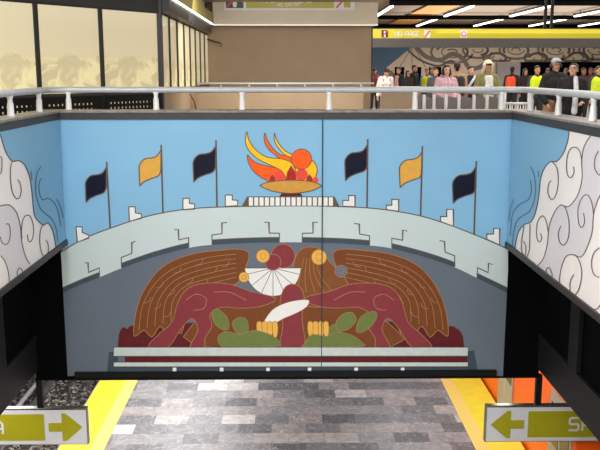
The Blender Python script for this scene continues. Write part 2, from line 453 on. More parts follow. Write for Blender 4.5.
# mezzanine underside girders
g = empty('side_girder', 'dark steel girder with ledge beneath the left cloud panel', 'girder', (-4.65, 8, H(5.56)))
def girder(sgn, label):
    root = empty('side_girder', label, 'girder', (sgn*4.62, 8, H(5.56)))
    def bb(name, x0, x1, y0, y1, z0, z1, m):
        xs = sorted((sgn*x0, sgn*x1)); bm = bmesh.new(); box(bm, xs[0]-root.location.x, xs[1]-root.location.x, y0-8, y1-8, z0-root.location.z, z1-root.location.z)
        return build(name, bm, m, root, bevel=0.01)
    bb('beam', 4.745, 4.79, 0.2, YM-.08, H(5.56), H(4.9), M['black2'])
    bb('flange', 4.72, 4.79, 0.2, YM-.08, H(4.93), H(4.87), M['black2'])
    bb('column', 4.70, 4.79, 12.7, 13.1, H(4.86), H(3.22), M['black2'])
    bb('column', 4.70, 4.79, 6.7, 7.1, H(4.86), H(3.22), M['black2'])
    return root
bpy.data.objects.remove(g)
girder(-1, 'dark steel girder with ledge below the left cloud mural')
girder(1, 'dark steel girder with ledge below the right cloud mural')

# parapet coping
def coping():
    bm = bmesh.new()
    z0, z1 = H(0.725), H(0.675)
    box(bm, -4.5, 4.5, YM-0.03, YM+0.42, z0, z1); box(bm, -4.5, -XV+0.03, 0.6, YM-0.03, z0, z1); box(bm, 4.05, 4.5, 0.6, YM-0.03, z0, z1)
    return build('trim_1', bm, M['coping'], kind='structure', bevel=0.012)
coping()
bm = bmesh.new()
box(bm, -XV, XV, YM-0.04, YM+0.02, H(0.835), H(0.727)); box(bm, -XV-0.01, -XV+0.035, 0.9, YM-0.04, H(0.835), H(0.727)); box(bm, 4.04, 4.08, 0.9, YM-0.04, H(0.835), H(0.727))
build('trim_2', bm, M['trimdark'], kind='structure')
bm = bmesh.new()   # outer parapet faces seen over the rail
box(bm, -4.45, 4.45, YM+0.3, YM+0.36, ZM, H(0.727)); build('trim_3', bm, M['ltwall'], kind='structure')

# ceiling
ZC = EYE.z + 2.35
bm = bmesh.new(); box(bm, -16, 20, -3, 60, ZC, ZC+0.2); build('ceiling', bm, M['ceil'], kind='structure')

# ================================================================== PLATFORM
for sgn, nm in ((-1, 'left'), (1, 'right')):
    xs = sorted((sgn*4.35, sgn*4.68)); xo = sorted((sgn*4.68, sgn*5.0))
XI = abs(onZ(137.5, 381, 0).x - 0.0); XO = abs(onZ(100, 381, 0).x)
XIR = onZ(440, 378, 0).x; XOR = onZ(480, 378, 0).x; XMR = onZ(452, 378, 0).x
XML = -abs(onZ(125.5, 381, 0).x)
print('platform edges', -XI, XML, -XO, XIR, XMR, XOR)
t = empty('platform_edge_strip', 'bright yellow tactile edge strip beside the ballast track', 'edge strip', (-XI, 10, 0))
bm = bmesh.new(); box(bm, XML+XI, 0, -11, 50, 0.0, 0.012); build('ribbed_strip', bm, M['tactile'], t)
bm = bmesh.new(); box(bm, -XO+XI, XML+XI, -11, 50, 0.0, 0.01); build('plain_strip', bm, M['yel'], t)
t = empty('platform_edge_strip', 'yellow tactile edge strip beside the orange train', 'edge strip', (XIR, 10, 0))
bm = bmesh.new(); box(bm, 0, XMR-XIR, -11, 50, 0.0, 0.012); build('ribbed_strip', bm, M['tactile'], t)
bm = bmesh.new(); box(bm, XMR-XIR, XOR-XIR, -11, 50, 0.0, 0.01); build('plain_strip', bm, M['yel'], t)

# ballast, rails
bm = bmesh.new()
rnd = random.Random(3)
nx, ny = 60, 300
for i in range(1): pass
vs = [[bm.verts.new((-11.9 + 6.38*a/nx, 4 + 34*b/ny, -1.27 + rnd.uniform(-.05, .05))) for b in range(ny+1)] for a in range(nx+1)]
for a in range(nx):
    for b in range(ny): bm.faces.new((vs[a][b], vs[a+1][b], vs[a+1][b+1], vs[a][b+1]))
o = build('track_ballast', bm, M['ballast']); tag(o, 'grey brown crushed stone ballast of the left track', 'ballast', kind='stuff')
def track_rail(x, label, zb=-1.215, m='steelrail'):
    bm = bmesh.new()
    box(bm, x-.06, x+.06, 2, 45, zb, zb+.03); box(bm, x-.015, x+.015, 2, 45, zb+.03, zb+.13); box(bm, x-.04, x+.04, 2, 45, zb+.13, zb+.17)
    o = build('track_rail', bm, M[m]); tag(o, label, 'rail'); return o

# train on the right track
def make_train():
    x = 5.66
    root = empty('metro_train', 'orange metro train standing at the right platform edge', 'train', (x, 20, -1.3))
    L = root.location
    def bb(name, x0, x1, y0, y1, z0, z1, m, par=root, bev=0):
        bm = bmesh.new(); box(bm, x0-L.x, x1-L.x, y0-L.y, y1-L.y, z0-L.z, z1-L.z)
        o = build(name, bm, m, par, bevel=bev)
        return o
    bb('body', x, x+2.4, 15.14, 40, -0.35, 2.35, M['torange'], bev=0.05)
    bb('roof', x+0.08, x+2.32, 15.14, 40, 2.35, 2.52, M['tgrey'], bev=0.05)
    bb('underframe', x+0.15, x+2.25, 15.3, 39.8, -1.25, -0.35, M['black'])
    y = 8.9
    ys = [15.2, 19.45, 23.8, 28.1, 32.4, 36.6]
    for yy in ys:
        d = bb('door', x-0.035, x, yy, yy+1.35, -0.02, 2.15, M['tgrey'])
        for a, b in ((0.1, 0.6), (0.74, 1.25)):
            bb('window', x-0.045, x-0.035, yy+a, yy+b, 1.0, 1.9, M['tglass'], d)
        bb('seal', x-0.042, x-0.035, yy+0.655, yy+0.68, 0.0, 2.12, M['signwhite'], d)
        bb('side_window', x-0.012, x, yy+1.75, yy+3.2, 0.95, 1.85, M['tglass']) if yy > 20 else None
    bb('skirt', x-0.01, x, 15.14, 40, -0.34, -0.12, M['black'])
    bb('gutter', x-0.03, x, 15.14, 40, 2.28, 2.35, M['tgrey'])
    return root
make_train()
track_rail(-7.75, 'steel running rail on the left ballast track, nearer the platform')
track_rail(-9.2, 'outer steel running rail of the left track')
bm = bmesh.new()
tube(bm, [(-7.95, 6, -0.85), (-7.95, 40, -0.85)], 0.07, 10)
tag(build('conduit_pipe', bm, M['rail']), 'pale round pipe running along the left ballast track', 'pipe')

# ================================================================== CENTRAL MURAL
fnM = lambda x, y: onY(x, y, YM)
P_ = lambda: Painter(fnM, (0, -1, 0))
def mural():
    c = onY(287, 373, YM)
    root = empty('stadium_mural', 'large painted mural of a stadium with flags and flame above the platform', 'mural')
    zt, zb = H(0.835), onY(287, 371.5, YM).z
    xl, xr = -4.197, 4.105
    # panels: two sheets meeting at the seam
    xs = onY(322, 250, YM).x
    rim = [(60.5, 252.5), (63,250.7),(81,240),(95,233.8),(110,228.3),(129.4,221.6),(146,216.6),(162.8,212.8),(180,210),(200,208),(221,207),(242.7,206.4),(287,205.8),(320,206),(340,206.6),(365.4,207.7),(392,210.6),(420,215.8),(447,224),(475,234.8),(490,241),(508,249.2)]
    low = [(60,294),(64,292),(82,284),(100,277),(122,268),(155,256.5),(188,248),(212,244.8),(250,242.8),(280,242.3),(302,242.3),(340,243.3),(370,245.5),(392,248.5),(425,257),(454,267),(477,278),(508,293)]
    rim = smooth_pts(rim, 4, False); lw = smooth_pts(low, 5, False)
    def lowy(x):
        for a, b in zip(lw, lw[1:]):
            if a[0] <= x <= b[0]: return a[1] + (b[1]-a[1])*(x-a[0])/(b[0]-a[0])
        return lw[0][1]
    for nm, a, b in (('left', xl, xs), ('right', xs, xr)):
        bm = bmesh.new(); box(bm, a+0.002, b-0.002, YM, YM+0.02, zb, zt)
        o = build('panel', bm, M['sky'], root)
    # grey field below the stadium wall
    p = P_(); p.poly(lw + [(505.5, 376), (66, 376)], M['slate'], 1)
    p.done('painted_field', root)
    # stadium wall
    p = P_()
    p.poly(rim + list(reversed(lw)), M['pale'], 2)
    p.line(rim, M['outline'], 2.5, 1.1)
    for a, b in ((61, 99.5), (121.6, 188.5), (212, 279.7), (302.7, 369.3), (391.8, 454.6), (477, 507)):
        xs_ = [a + (b-a)*k/8 for k in range(9)]
        p.poly([(x, lowy(x) - 4.6) for x in xs_] + [(x, lowy(x) + .1) for x in reversed(xs_)], M['shade'], 3)
        p.line([(x, lowy(x) - 4.8) for x in xs_], M['outline'], 3.4, 1.0)
    for z in ([(84.9,263),(88,262.5),(88.6,272.3),(99.5,267.8),(99.5,276.5)],
              [(135.6,241.3),(131.9,242.6),(131.9,253.2),(121.3,257.5),(121.6,267.5)],
              [(174.2,229.8),(178.3,229.4),(178.9,239.8),(188.6,237.6),(188.8,247.6)],
              [(227,222.5),(222,222.8),(222,233.5),(212,235),(212.2,244.5)],
              [(264.3,222.3),(268.9,222.3),(269.2,233),(279.5,233.2),(279.2,242.5)],
              [(317.7,222.3),(313,222.3),(313,233),(302.3,233.3),(302.3,242.7)],
              [(354,223.5),(359.2,224),(359.6,234),(369.5,235.7),(369.5,245.2)],
              [(407.3,231),(402.8,230),(402.5,240.2),(391.8,238.2),(391.8,248)],
              [(439.5,240.6),(444.5,241.4),(445,252),(454.6,255.7),(454.8,266.5)],
              [(492.5,264.5),(488.5,263),(488,272.5),(477.4,267.6),(477,278)]):
        p.line(z, M['outline'], 4.2, 1.1)
    p.done('painted_stadium_wall', root)
    # battlements
    for z in ([(76,226.7),(82.2,226.7),(82.2,232.2),(88.6,235),(88.8,237.8),(77.4,242.2)],
              [(128.9,206.7),(135.3,206.7),(135.3,212.8),(141.4,213.9),(141.5,218),(129.4,221.4)],
              [(183,198.3),(189.4,198.3),(189.4,203.3),(194.5,203.9),(194.6,208.8),(183,209.7)],
              [(225.3,195),(232.3,195),(232.3,199.8),(237.6,200.3),(237.6,205.9),(225.3,206.4)],
              [(342.9,200.4),(348.7,200.4),(348.7,195.5),(355,195.5),(355,206.8),(342.9,206.2)],
              [(386.4,209.6),(386.4,205.2),(391.8,205.2),(391.8,199.4),(398.6,199.4),(398.6,211.3)],
              [(440.5,221.6),(440.5,216.5),(446.6,216.5),(446.6,209.4),(453.4,209.4),(453.4,226)],
              [(486.8,239.2),(486.8,234),(493.6,234),(493.6,228.4),(499.6,228.4),(499.6,244.8)]):
        p = P_(); p.poly(z, M['white'], 4, M['outline'], 1.1); p.done('painted_battlement', root)
    # flags
    base = [(0,5),(-4,11),(-9,13),(-16,14.2),(-20.8,20),(-21,29),(-20.5,41),(-17,37),(-10,33.6),(-3,31),(-.3,26)]
    for (tx, ty), (bx, by), m, s in (((106.7,161.7),(110.3,228),'navy',1), ((161.2,144.7),(163,213),'ochre',1.04), ((216,140.3),(217,206.8),'navy',1.08),
                              ((367.7,139),(367,207.6),'navy',1.08), ((422.3,146),(420.5,216),'ochre',1.08), ((476.2,161),(474,234.6),'navy',1.12)):
        p = P_()
        pts = smooth_pts(base[:7], 3, False)[:-1] + smooth_pts(base[6:], 3, False)
        p.poly([(tx + x*s, ty + y*(1+(s-1)*.3)) for x, y in pts], M[m], 5, M['outline'], 1.2)
        p.line([(tx, ty), (bx, by)], M['outline'], 6.5, 1.7)
        o = p.done('painted_flag', root); o['label'] = 'ochre painted flag' if m == 'ochre' else 'dark navy painted flag'
    # flame
    p = P_()
    O = M['outline']
    p.poly([(264.8,132.7),(264.4,141),(269,149.6),(278.6,157.6),(285,164),(294,162),(293,155.8),(280.7,154.8),(272.2,147.5),(267,139)], M['orange'], 5, O, .9, 3)
    p.poly([(274.3,132.7),(274.8,141.5),(280.7,150.6),(288,156.5),(296,157),(293.3,155.0),(284.9,150.6),(278.6,143.2),(275.5,137)], M['yellow'], 6, O, .9, 3)
    p.poly([(247.3,154.8),(249,163.8),(255.3,173),(264.8,179.2),(272,181.5),(284,181),(286.3,175.3),(281.7,169.6),(270,166.5),(257.5,163.3),(251,159)], M['orange'], 6.7, O, .9, 3)
    p.poly([(310,160),(315,163.3),(317.2,171),(314,178.5),(305,182),(290,181),(292,170),(300,167)], M['yellow'], 7, O, .9, 3)
    p.poly([(246.9,131.6),(245.4,140),(248,149),(257.5,158.6),(270.1,165),(280.7,170.2),(285.3,176.5),(287,181),(297,181),(295.5,170.7),(291.2,162.5),(280.7,158.6),(268,157.4),(257.5,151.4),(251,143.9),(248.2,138)], M['yellow'], 8.4, O, .9, 3)
    p.circle((279.5, 176), 5, M['coral'], 9.4); p.circle((301.8, 174.5), 6, M['coral'], 9.5); p.circle((315.5, 180), 3, M['coral'], 9.6)
    p.circle((301.4, 159), 10.1, M['orange'], 10.5, O, .8)
    for c, ww, hh in ((291.2, 5.3, 15.5), (272.3, 3, 6.3), (309.4, 3, 6.6)):
        p.poly([(c, 181-hh), (c-ww*.75, 181-hh*.55), (c-ww, 181.6), (c+ww, 181.6), (c+ww*.75, 181-hh*.55)], M['red'], 11.5, O, .6)
        p.line([(c, 181-hh), (c, 181.5)], O, 12.4, .5)
    p.done('painted_flame', root)
    p = P_()
    p.poly([(282.4,192.6),(299.7,192.6),(302.8,196.3),(279.4,196.3)], M['dmaroon'], 12, O, .7)
    p.poly(smooth_pts([(259.6,185.3),(270.1,181.7),(291.2,180),(312.3,181.7),(322.3,185.7)],4,False) + smooth_pts([(322.3,185.7),(310.2,190.9),(291.2,193.2),(272.2,190.9),(259.6,185.3)],4,False), M['bronze'], 13, O, .9)
    p.done('painted_cauldron', root)
    p = P_()
    p.poly([(241.6,206.2),(247.3,196.4),(334.5,196.4),(339.6,206.4)], M['outline'], 4)
    for k in range(16):
        a = 248.9 + k*(334.2-248.9)/16
        p.poly([(a,197.3),(a+4.0,197.3),(a+4.0,205.6),(a,205.6)], M['white'], 5)
    p.done('painted_colonnade', root)
    # ----- lower relief band: plain generic stand-in of plumes, hills and cactus pads
    L = M['mline']
    p = P_()
    p.poly(smooth_pts([(118,348),(119,334),(123,327),(127,329),(131,325.5),(140,326),(200,322),(300,318),(400,322),(440,326),(452,326),(456,328),(460,331),(463,337),(464,348)],2,False), M['dmaroon'], 4)
    p.done('painted_hills', root)
    def plume(flip):
        p = P_()
        fx = (lambda x: 582 - x) if flip else (lambda x: x)
        def T(pts): return [(fx(x), y) for x, y in pts]
        out = [(134,336),(136,312),(143,292),(156,273),(172,261),(196,253),(222,250),(240,249),(248,252),(249,258),(246,266),(244,276),(232,286),(212,292),(196,300),(187,316),(181,334),(176,326),(168,334),(160,326),(152,337),(144,330)]
        p.poly(T(out), M['brown'], 5, L, .7, 3)
        # nested long leaf bands
        for k in range(6):
            f = k/6
            pts = [(139+8*k, 330-2*k), (142+7.5*k, 308-1*k), (151+6.5*k, 289+1.2*k), (165+5.2*k, 274+3.0*k), (184+4*k, 264+4.2*k), (210+2.4*k, 257+4.7*k), (236, 254+4.6*k)]
            p.line(T(pts), L, 6+0.1*k, .55, 4)
        for (x, y) in ((148,300),(160,285),(178,270),(200,262),(158,306),(172,292),(190,281),(214,270),(168,314),(182,300),(205,282),(226,264)):
            p.line(T([(x-4,y+3),(x+1,y+1.5),(x+3,y-3)]), L, 7, .5, 3)
        return p.done('painted_plume', root)
    plume(False); plume(True)
    # brown middle ground
    p = P_(); p.poly([(196,346),(205,312),(225,296),(250,292),(270,300),(300,262),(330,292),(352,292),(372,300),(385,320),(392,346)], M['brown'], 8, L, .6, 3)
    p.poly([(292,300),(293,270),(297,254),(306,247),(320,249),(330,262),(345,278),(350,296),(330,306),(305,306)], M['brown2'], 9, L, .7, 3)
    for k in range(5):
        p.line([(304+3*k,258),(300+5*k,275),(297+9*k,292)], L, 10, .5, 4)
    p.done('painted_mound', root)
    # maroon rolling shapes
    for flip in (False, True):
        fx = (lambda x: 580 - x) if flip else (lambda x: x)
        def T(pts): return [(fx(x), y) for x, y in pts]
        p = P_()
        p.poly(T([(148,347),(160,333),(172,322),(178,302),(188,288),(206,283),(230,284),(250,291),(276,298),(262,306),(240,308),(222,307),(210,314),(212,326),(205,338),(204,347),(190,347),(198,330),(192,318),(180,330),(168,347)]), M['maroon'], 11, L, .6, 3)
        p.line(T([(186,300),(196,294),(206,298),(204,308),(194,310)]), L, 12, .6, 4)
        p.line(T([(214,292),(230,292),(246,300)]), L, 12, .6, 4)
        p.done('painted_scroll', root)
    # white half sunburst with maroon disc
    p = P_()
    rays = [(273 + 28*math.cos(a), 266 + 30*math.sin(a)) for a in [PI*(0.02 + 0.96*k/14) for k in range(15)]]
    p.poly(rays, M['white'], 9.9, O, .5)
    for k in range(1, 14, 2): p.line([(273, 268), rays[k]], O, 10.6, .6)
    p.circle((273, 262), 8, M['maroon'], 12, L, .6)
    p.circle((283, 256), 12, M['maroon'], 11, L, .6)
    p.done('painted_sunburst', root)
    # golden and slate discs
    for cx_, cy_, r_, mm in ((263,256,6.5,'gold'), (319,257,7.5,'gold'), (244,277,5,'gold'), (341,271,6,'slate')):
        p = P_(); p.circle((cx_, cy_), r_, M[mm], 12.8, L, .6); p.circle((cx_, cy_), r_*.45, M[mm], 13.8, L, .5); p.done('painted_disc', root)
    p = P_(); p.poly([(281,347),(283,325),(280,305),(283,290),(290,284),(299,286),(304,296),(302,318),(304,347)], M['maroon'], 13.2, L, .6, 3); p.done('painted_column', root)
    p = P_(); p.poly([(264,323),(272,310),(285,303),(298,300),(309,300),(306,307),(296,313),(284,318),(276,322)], M['white'], 14.2, L, .4, 3); p.done('painted_ribbon', root)
    # cactus pads
    for pts in ([(212,312),(218,309),(227,317),(229,328),(222,329),(214,322)], [(233,321),(240,317),(247,320),(248,331),(240,334),(234,329)],
                [(218,337),(226,331),(240,334),(254,330),(270,334),(280,342),(276,346),(240,346.5),(222,346)], [(304,344),(312,334),(326,336),(336,332),(350,334),(362,342),(360,346),(306,346.5)],
                [(336,322),(342,314),(352,312),(356,320),(348,329),(338,330)], [(356,330),(361,316),(373,311),(377,315),(372,325),(362,332)], [(326,334),(333,324),(340,328),(340,338),(330,342)]):
        p = P_(); p.poly(pts, M['green'], 15+.9*len(root.children)%7, L, .5, 3); p.done('painted_cactus_pad', root)
    for cx0 in (266, 317):
        p = P_()
        for k in range(4):
            a = cx0 - 9 + k*5.2
            p.poly([(a,322),(a+4.6,322),(a+5.0,333),(a+2.4,338),(a,332)], M['gold'], 17, L, .5, 2)
        p.done('painted_petals', root)
    # ledge
    p = P_()
    p.poly([(107,372),(109,352),(118,352),(118,372)], M['dteal'], 4); p.poly([(464,352),(474,350),(478,372),(464,372)], M['dteal'], 4)
    p.poly([(125,356),(467,356),(467,362),(125,362)], M['dmaroon'], 5)
    p.poly([(118,366),(467,366),(467,372),(118,372)], M['shade'], 5)
    p.poly([(114,346.8),(467.5,346.8),(467.5,355.8),(114,355.8)], M['ledge'], 20, O, .7)
    p.poly([(114,361.8),(467.5,361.8),(467.5,366.2),(114,366.2)], M['ledge'], 20, O, .5)
    for x in (174.7, 221.7, 268, 309.5, 356, 402.5):
        p.poly([(x-1.8,367.2),(x+1.8,367.2),(x+1.8,370.8),(x-1.8,370.8)], M['white'], 20)
    p.done('painted_ledge', root)
    # seam
    bm = bmesh.new(); box(bm, xs-0.008, xs+0.008, YM-0.026, YM, zb, zt); build('seam', bm, M['seam'], root)
    # bottom trim
    xa, xb = onY(75, 372, YM).x, onY(496, 372, YM).x
    bm = bmesh.new(); box(bm, xa, xb, YM-0.05, YM-0.005, zb-0.10, zb+0.02); build('bottom_trim', bm, M['black'], root)
    return root
mural()
# black end pieces beside the mural and the bottom beam of the opening
zb = onY(287, 371.5, YM).z
bm = bmesh.new(); box(bm, -4.80, -4.21, YM-0.03, YM+0.02, zb-0.13, H(HPS[-1]+.1))
build('wall_back', bm, M['recess'], kind='structure')
bm = bmesh.new(); box(bm, 4.118, 4.80, YM-0.03, YM+0.02, zb-0.13, H(HPS[1]+.1))
build('wall_back', bm, M['recess'], kind='structure')
bm = bmesh.new(); box(bm, -4.80, 4.80, YM-0.02, YM+0.3, zb-0.15, zb-0.13); build('trim_4', bm, M['black'], kind='structure')

# ================================================================== CLOUD MURALS ON THE SIDE WALLS
def cloud_panel(sgn, label):
    X = sgn*(XVS[sgn]-0.02); hp = HPS[sgn]
    root = empty('cloud_mural', label, 'mural')
    fn = lambda x, y: onX(x, y, X)
    P = lambda: Painter(fn, (-sgn, 0, 0))
    xs = sorted((X, sgn*XVS[sgn]))
    bm = bmesh.new(); box(bm, xs[0], xs[1], 1.0, YM-0.028, H(hp), H(0.835)); build('panel', bm, M['sky'], root)
    xs = sorted((sgn*(XVS[sgn]-0.06), sgn*(XV+0.28)))
    bm = bmesh.new(); box(bm, xs[0], xs[1], 1.0, YM-0.04, H(hp+0.10), H(hp)); build('trim_12', bm, M['trimdark'], kind='structure')
    return root, P, fn
def clip_low(pts, fn, zmin):   # keep painted points above the panel's lower edge
    return pts
root, P, fn = cloud_panel(-1, 'blue side mural of cream swirling clouds on the left wall')
def edge_y(px, X, h):      # row where the plane X at drop h is seen in column px
    lo, hi = 80.0, 460.0
    for _ in range(40):
        m_ = (lo+hi)/2
        if onX(px, m_, X).z > H(h): lo = m_
        else: hi = m_
    return lo
XL = -(XVS[-1]-0.02); XR = XVS[1]-0.02
bl = [(x, edge_y(x, XL, HPS[-1])) for x in (55.5, 40, 20, 0, -60, -200)]
tl = [(x, edge_y(x, XL, .835)) for x in (-200, -60, -20, -4)]
B1 = smooth_pts([(-4,tl[-1][1]),(0,135),(2.5,143),(6,153),(12,161),(19,160.6),(25,166),(29.6,178),(31.6,192),(33,207),(34.5,216),(38.9,222),(43.3,225),(47.8,223),(52.2,230),(54.5,240),(55.5,bl[0][1])], 5, False)
p = P()
p.poly(B1 + bl[1:] + tl[:-1], M['cream'], 1)
G = smooth_pts([(-12,214),(-6,209),(0,206),(5,205),(10,205.6),(16.5,213),(20,227),(21.5,242),(25,256),(30,264.5)], 5, False)
p.poly(G + [(x, edge_y(x, XL, HPS[-1])) for x in (28, 15, 0, -40)] + [(-40, 240)], M['greycloud'], 2)
p.poly(smooth_pts([(-30,250),(-12,248),(0,255.5),(4.4,261),(8.4,273),(9,281.5)],4,False) + [(x, edge_y(x, XL, HPS[-1])) for x in (8.5, 0, -40)], M['cream'], 3)
p.done('painted_cloud', root)
p = P()
def pl(pts, s, ox, oy): return [(x/s+ox, y/s+oy) for x, y in pts]
p.line(B1, M['cline'], 4, 1.2); p.line(G, M['cline'], 4, 1.1)
for pts, s, ox, oy in (
    ([(60,205),(51,240),(51,300),(60,360),(80,393),(97,385),(104,350),(98,315),(85,298)], 5, 0, 120),
    ([(0,180),(8,200),(6,250),(0,270)], 5, 0, 120),
    ([(122,155),(125,180),(135,188),(147,165),(149,120),(137,78),(120,68),(103,85),(95,130),(97,175)], 4.5, 0, 200),
    ([(205,180),(215,200),(215,235),(200,255),(186,238),(178,195),(180,140),(192,112)], 4.5, 0, 200),
    ([(25,110),(37,108),(44,135),(42,175),(28,200),(8,192),(0,165)], 4.5, 0, 200),
    ([(0,250),(20,275),(36,325),(40,370)], 4.5, 0, 200),
    ([(75,340),(77,318),(86,306),(97,315),(99,326)], 4.5, 0, 200)):
    p.line(pl(pts, s, ox, oy), M['cline'], 5, 1.0, 4)
p.done('painted_swirl', root)
p = P()
for pts in ([(40.8,166.4),(37,173),(35.4,184),(36,196),(40,208),(46,214),(52,219.5),(56,229),(57.5,242)],
            [(41.4,178),(38.6,184),(39.4,194),(42.4,199.6),(48,198.4),(54,203),(58,212),(60.5,226)],
            [(56.6,199),(60.6,208),(63,218)], [(31,171),(31.6,180)]):
    p.line(pts, M['wline'], 4, .9, 4)
p.done('painted_wisp', root)

root, P, fn = cloud_panel(1, 'blue side mural of white swirling clouds on the right wall')
br_ = [(x, edge_y(x, XR, HPS[1])) for x in (515.3, 540, 570, 600, 680, 800)]
tr_ = [(x, edge_y(x, XR, .835)) for x in (800, 680, 600, 569.5)]
B2 = smooth_pts([(569.5,tr_[-1][1]),(569.3,132),(567.8,142),(563,154.4),(556.7,161.4),(551,161.6),(545.6,166.7),(541,177.8),(539.6,191),(537.8,204),(534.5,216),(530.3,222.5),(524.6,224.6),(518.8,231.8),(515.9,243.4),(515.3,br_[0][1])], 5, False)
p = P()
p.poly(B2 + br_[1:] + tr_[:-1], M['cream'], 1)
ey = lambda x: edge_y(x, XR, HPS[1])
G1 = smooth_pts([(600,128.5),(592,134.4),(584.4,146.7),(582,162),(582.5,178),(577.8,195.6),(568.9,206.5),(561,205.2),(554.9,212),(549.5,226),(547.7,243.4),(543.8,258),(538,ey(538))], 5, False)
G2 = smooth_pts([(560,ey(560)),(560,277),(562,266.5),(566.5,256.4),(573.7,254.6),(581,257),(586.7,249),(592.5,232),(594,214),(600,196),(612,180)], 5, False)
p.poly(G1 + [(x, ey(x)) for x in (545, 552)] + G2 + [(640,150)], M['greycloud'], 2)
p.done('painted_cloud', root)
p = P()
p.line(B2, M['cline'], 4, 1.1); p.line(G1, M['cline'], 4, 1.0); p.line(G2, M['cline'], 4, 1.0)
A_, B_ = (4.5, 500, 120), (3.46, 500, 200)
for pts, q in (
    ([(232,272),(220,290),(218,330),(235,358),(254,335),(264,275),(257,215),(235,187)], A_),
    ([(332,210),(335,235),(320,260),(304,240),(302,180),(315,135),(340,122),(360,140),(371,190)], A_),
    ([(445,140),(430,170),(428,215),(447,247),(470,230),(480,180)], A_),
    ([(584,213),(585,222),(582,227.5),(579,222),(578.5,208),(583,197),(588,195),(592,202),(594,214)], (1, 0, 0)),
    ([(140,115),(146,132),(137,145),(128,125),(130,80),(146,55),(160,70),(168,110)], B_),
    ([(82,142),(90,160),(90,185),(84,192),(76,175),(76,140),(84,90)], B_),
    ([(105,85),(104,130),(102,175),(90,205)], B_),
    ([(212,90),(203,115),(208,145),(222,156),(238,130),(240,75),(228,28),(212,16)], B_),
    ([(257,258),(245,280),(244,312),(260,328),(277,300),(284,245),(270,200),(250,188)], B_),
    ([(345,165),(325,185),(318,225),(327,258),(345,268)], B_),
    ([(160,262),(162,240),(172,235),(181,255),(181,272)], B_),
    ([(350,360),(335,378),(310,376)], B_)):
    p.line(pl(pts, *q), M['cline'], 5, 1.0, 4)
p.done('painted_swirl', root)
p = P()
for pts in ([(530.4,166.6),(534.4,175),(536,190),(533.5,204),(529,212),(524,215)], [(530.6,180),(531.5,192),(528,200),(521,203.5),(514,211),(511.5,222),(510.6,236)],
            [(538.4,171),(538.9,177)], [(524,215),(517,221),(513.6,234),(512.6,246)], [(514,199),(510.3,210),(509,222)]):
    p.line(pts, M['wline'], 4, .8, 4)
p.done('painted_wisp', root)

# ================================================================== GUARD RAILING ON THE PARAPET
def guard():
    zr = H(0.315); zc = H(0.68); xr = 4.27; yr = YM+0.12
    root = empty('guard_railing', 'pale grey round railing on white posts along the parapet', 'railing', (0, yr, zc))
    bm = bmesh.new(); pts = [(-xr, 0.9-yr, zr-zc)]
    cr = 0.35
    for sx in (-1, 1):
        arc = []
        for k in range(9):
            a = PI/2*k/8
            arc.append((sx*(xr - cr + cr*math.cos(a)), -cr + cr*math.sin(a), zr-zc))
        pts += arc if sx < 0 else list(reversed(arc))
    pts.append((xr, 0.9-yr, zr-zc))
    tube(bm, pts, 0.055, 14); build('handrail', bm, M['rail'], root)
    bm = bmesh.new(); lathe(bm, [(.062, 0), (.06, .03), (.052, .05), (.048, .2), (.038, .22), (.037, .27), (.055, .325)])
    first = build('post', bm, M['post'], root)
    pos = [(onY(x, 100, yr).x, 0) for x in (68.5, 156, 242, 329, 415, 502)] + [(xr, y-yr) for y in (onX(531, 100, xr).y, onX(559, 100, xr).y, onX(594, 100, xr).y, 9.6, 8.2)] + [(-xr, y-yr) for y in (onX(39, 100, -xr).y, onX(10, 100, -xr).y, 10.9, 9.5, 8.1)]
    for i, (x, y) in enumerate(pos):
        o = first if i == 0 else first.copy()
        if i: COL.objects.link(o); o.parent = root
        o.location = (x, y, 0)
guard()

# ================================================================== LEFT WINDOWS
cornerX, cornerY = onY(160, 60, 18.8).x, 18.8
beigeY = 30.0
ZWT = EYE.z + 1.27      # window head
ZWS = H(0.42)           # window sill
def window(n, A, B, z0, z1, nrm):
    """one window between two posts, A,B (x,y)"""
    A = Vector((A[0], A[1], 0)); B = Vector((B[0], B[1], 0)); t = (B-A).normalized(); L = (B-A).length
    nn = Vector(nrm)
    root = empty('window_%d' % n, loc=(A.x, A.y, z0)); root['kind'] = 'structure'
    root.rotation_euler = (0, 0, math.atan2(t.y, t.x))
    bm = bmesh.new(); box(bm, 0.03, L-0.03, -0.01, 0.01, 0, z1-z0)
    for v in bm.verts: v.co.z += 0
    o = build('pane', bm, M['pane'], root)
    bm = bmesh.new(); f = 0.045
    box(bm, 0, L, -0.04, 0.04, -0.05, 0.0); box(bm, 0, L, -0.04, 0.04, z1-z0, z1-z0+0.04)
    box(bm, -f, f, -0.05, 0.05, -0.05, z1-z0+0.04)
    build('window_frame', bm, M['frame'], root)
    return root
# frontal oblique row (direction found from the receding head line)
d = Vector((0.585, 0.811)); C0 = Vector((cornerX, cornerY))
def along(px):   # distance along the row for image column px
    k = (ray(px, 60)); r = k.x/k.y
    # C0.x - .585 t = r (C0.y - .811 t)
    return (C0.x - r*C0.y)/(0.585 - 0.811*r)
tpos = [0.0, along(101), along(37)]
tpos += [tpos[2] + 1.35*(k+1) for k in range(2)]
for i in range(len(tpos)-1):
    a = C0 - d*tpos[i+1]; b = C0 - d*tpos[i]
    window(i+1, a, b, ZWS, ZWT, (0, -1, 0))
# receding row
ys = [cornerY + (beigeY-cornerY)*k/8 for k in range(9)]
for i in range(8):
    window(6+i, (cornerX, ys[i]), (cornerX, ys[i+1]), ZWS, ZWT, (1, 0, 0))
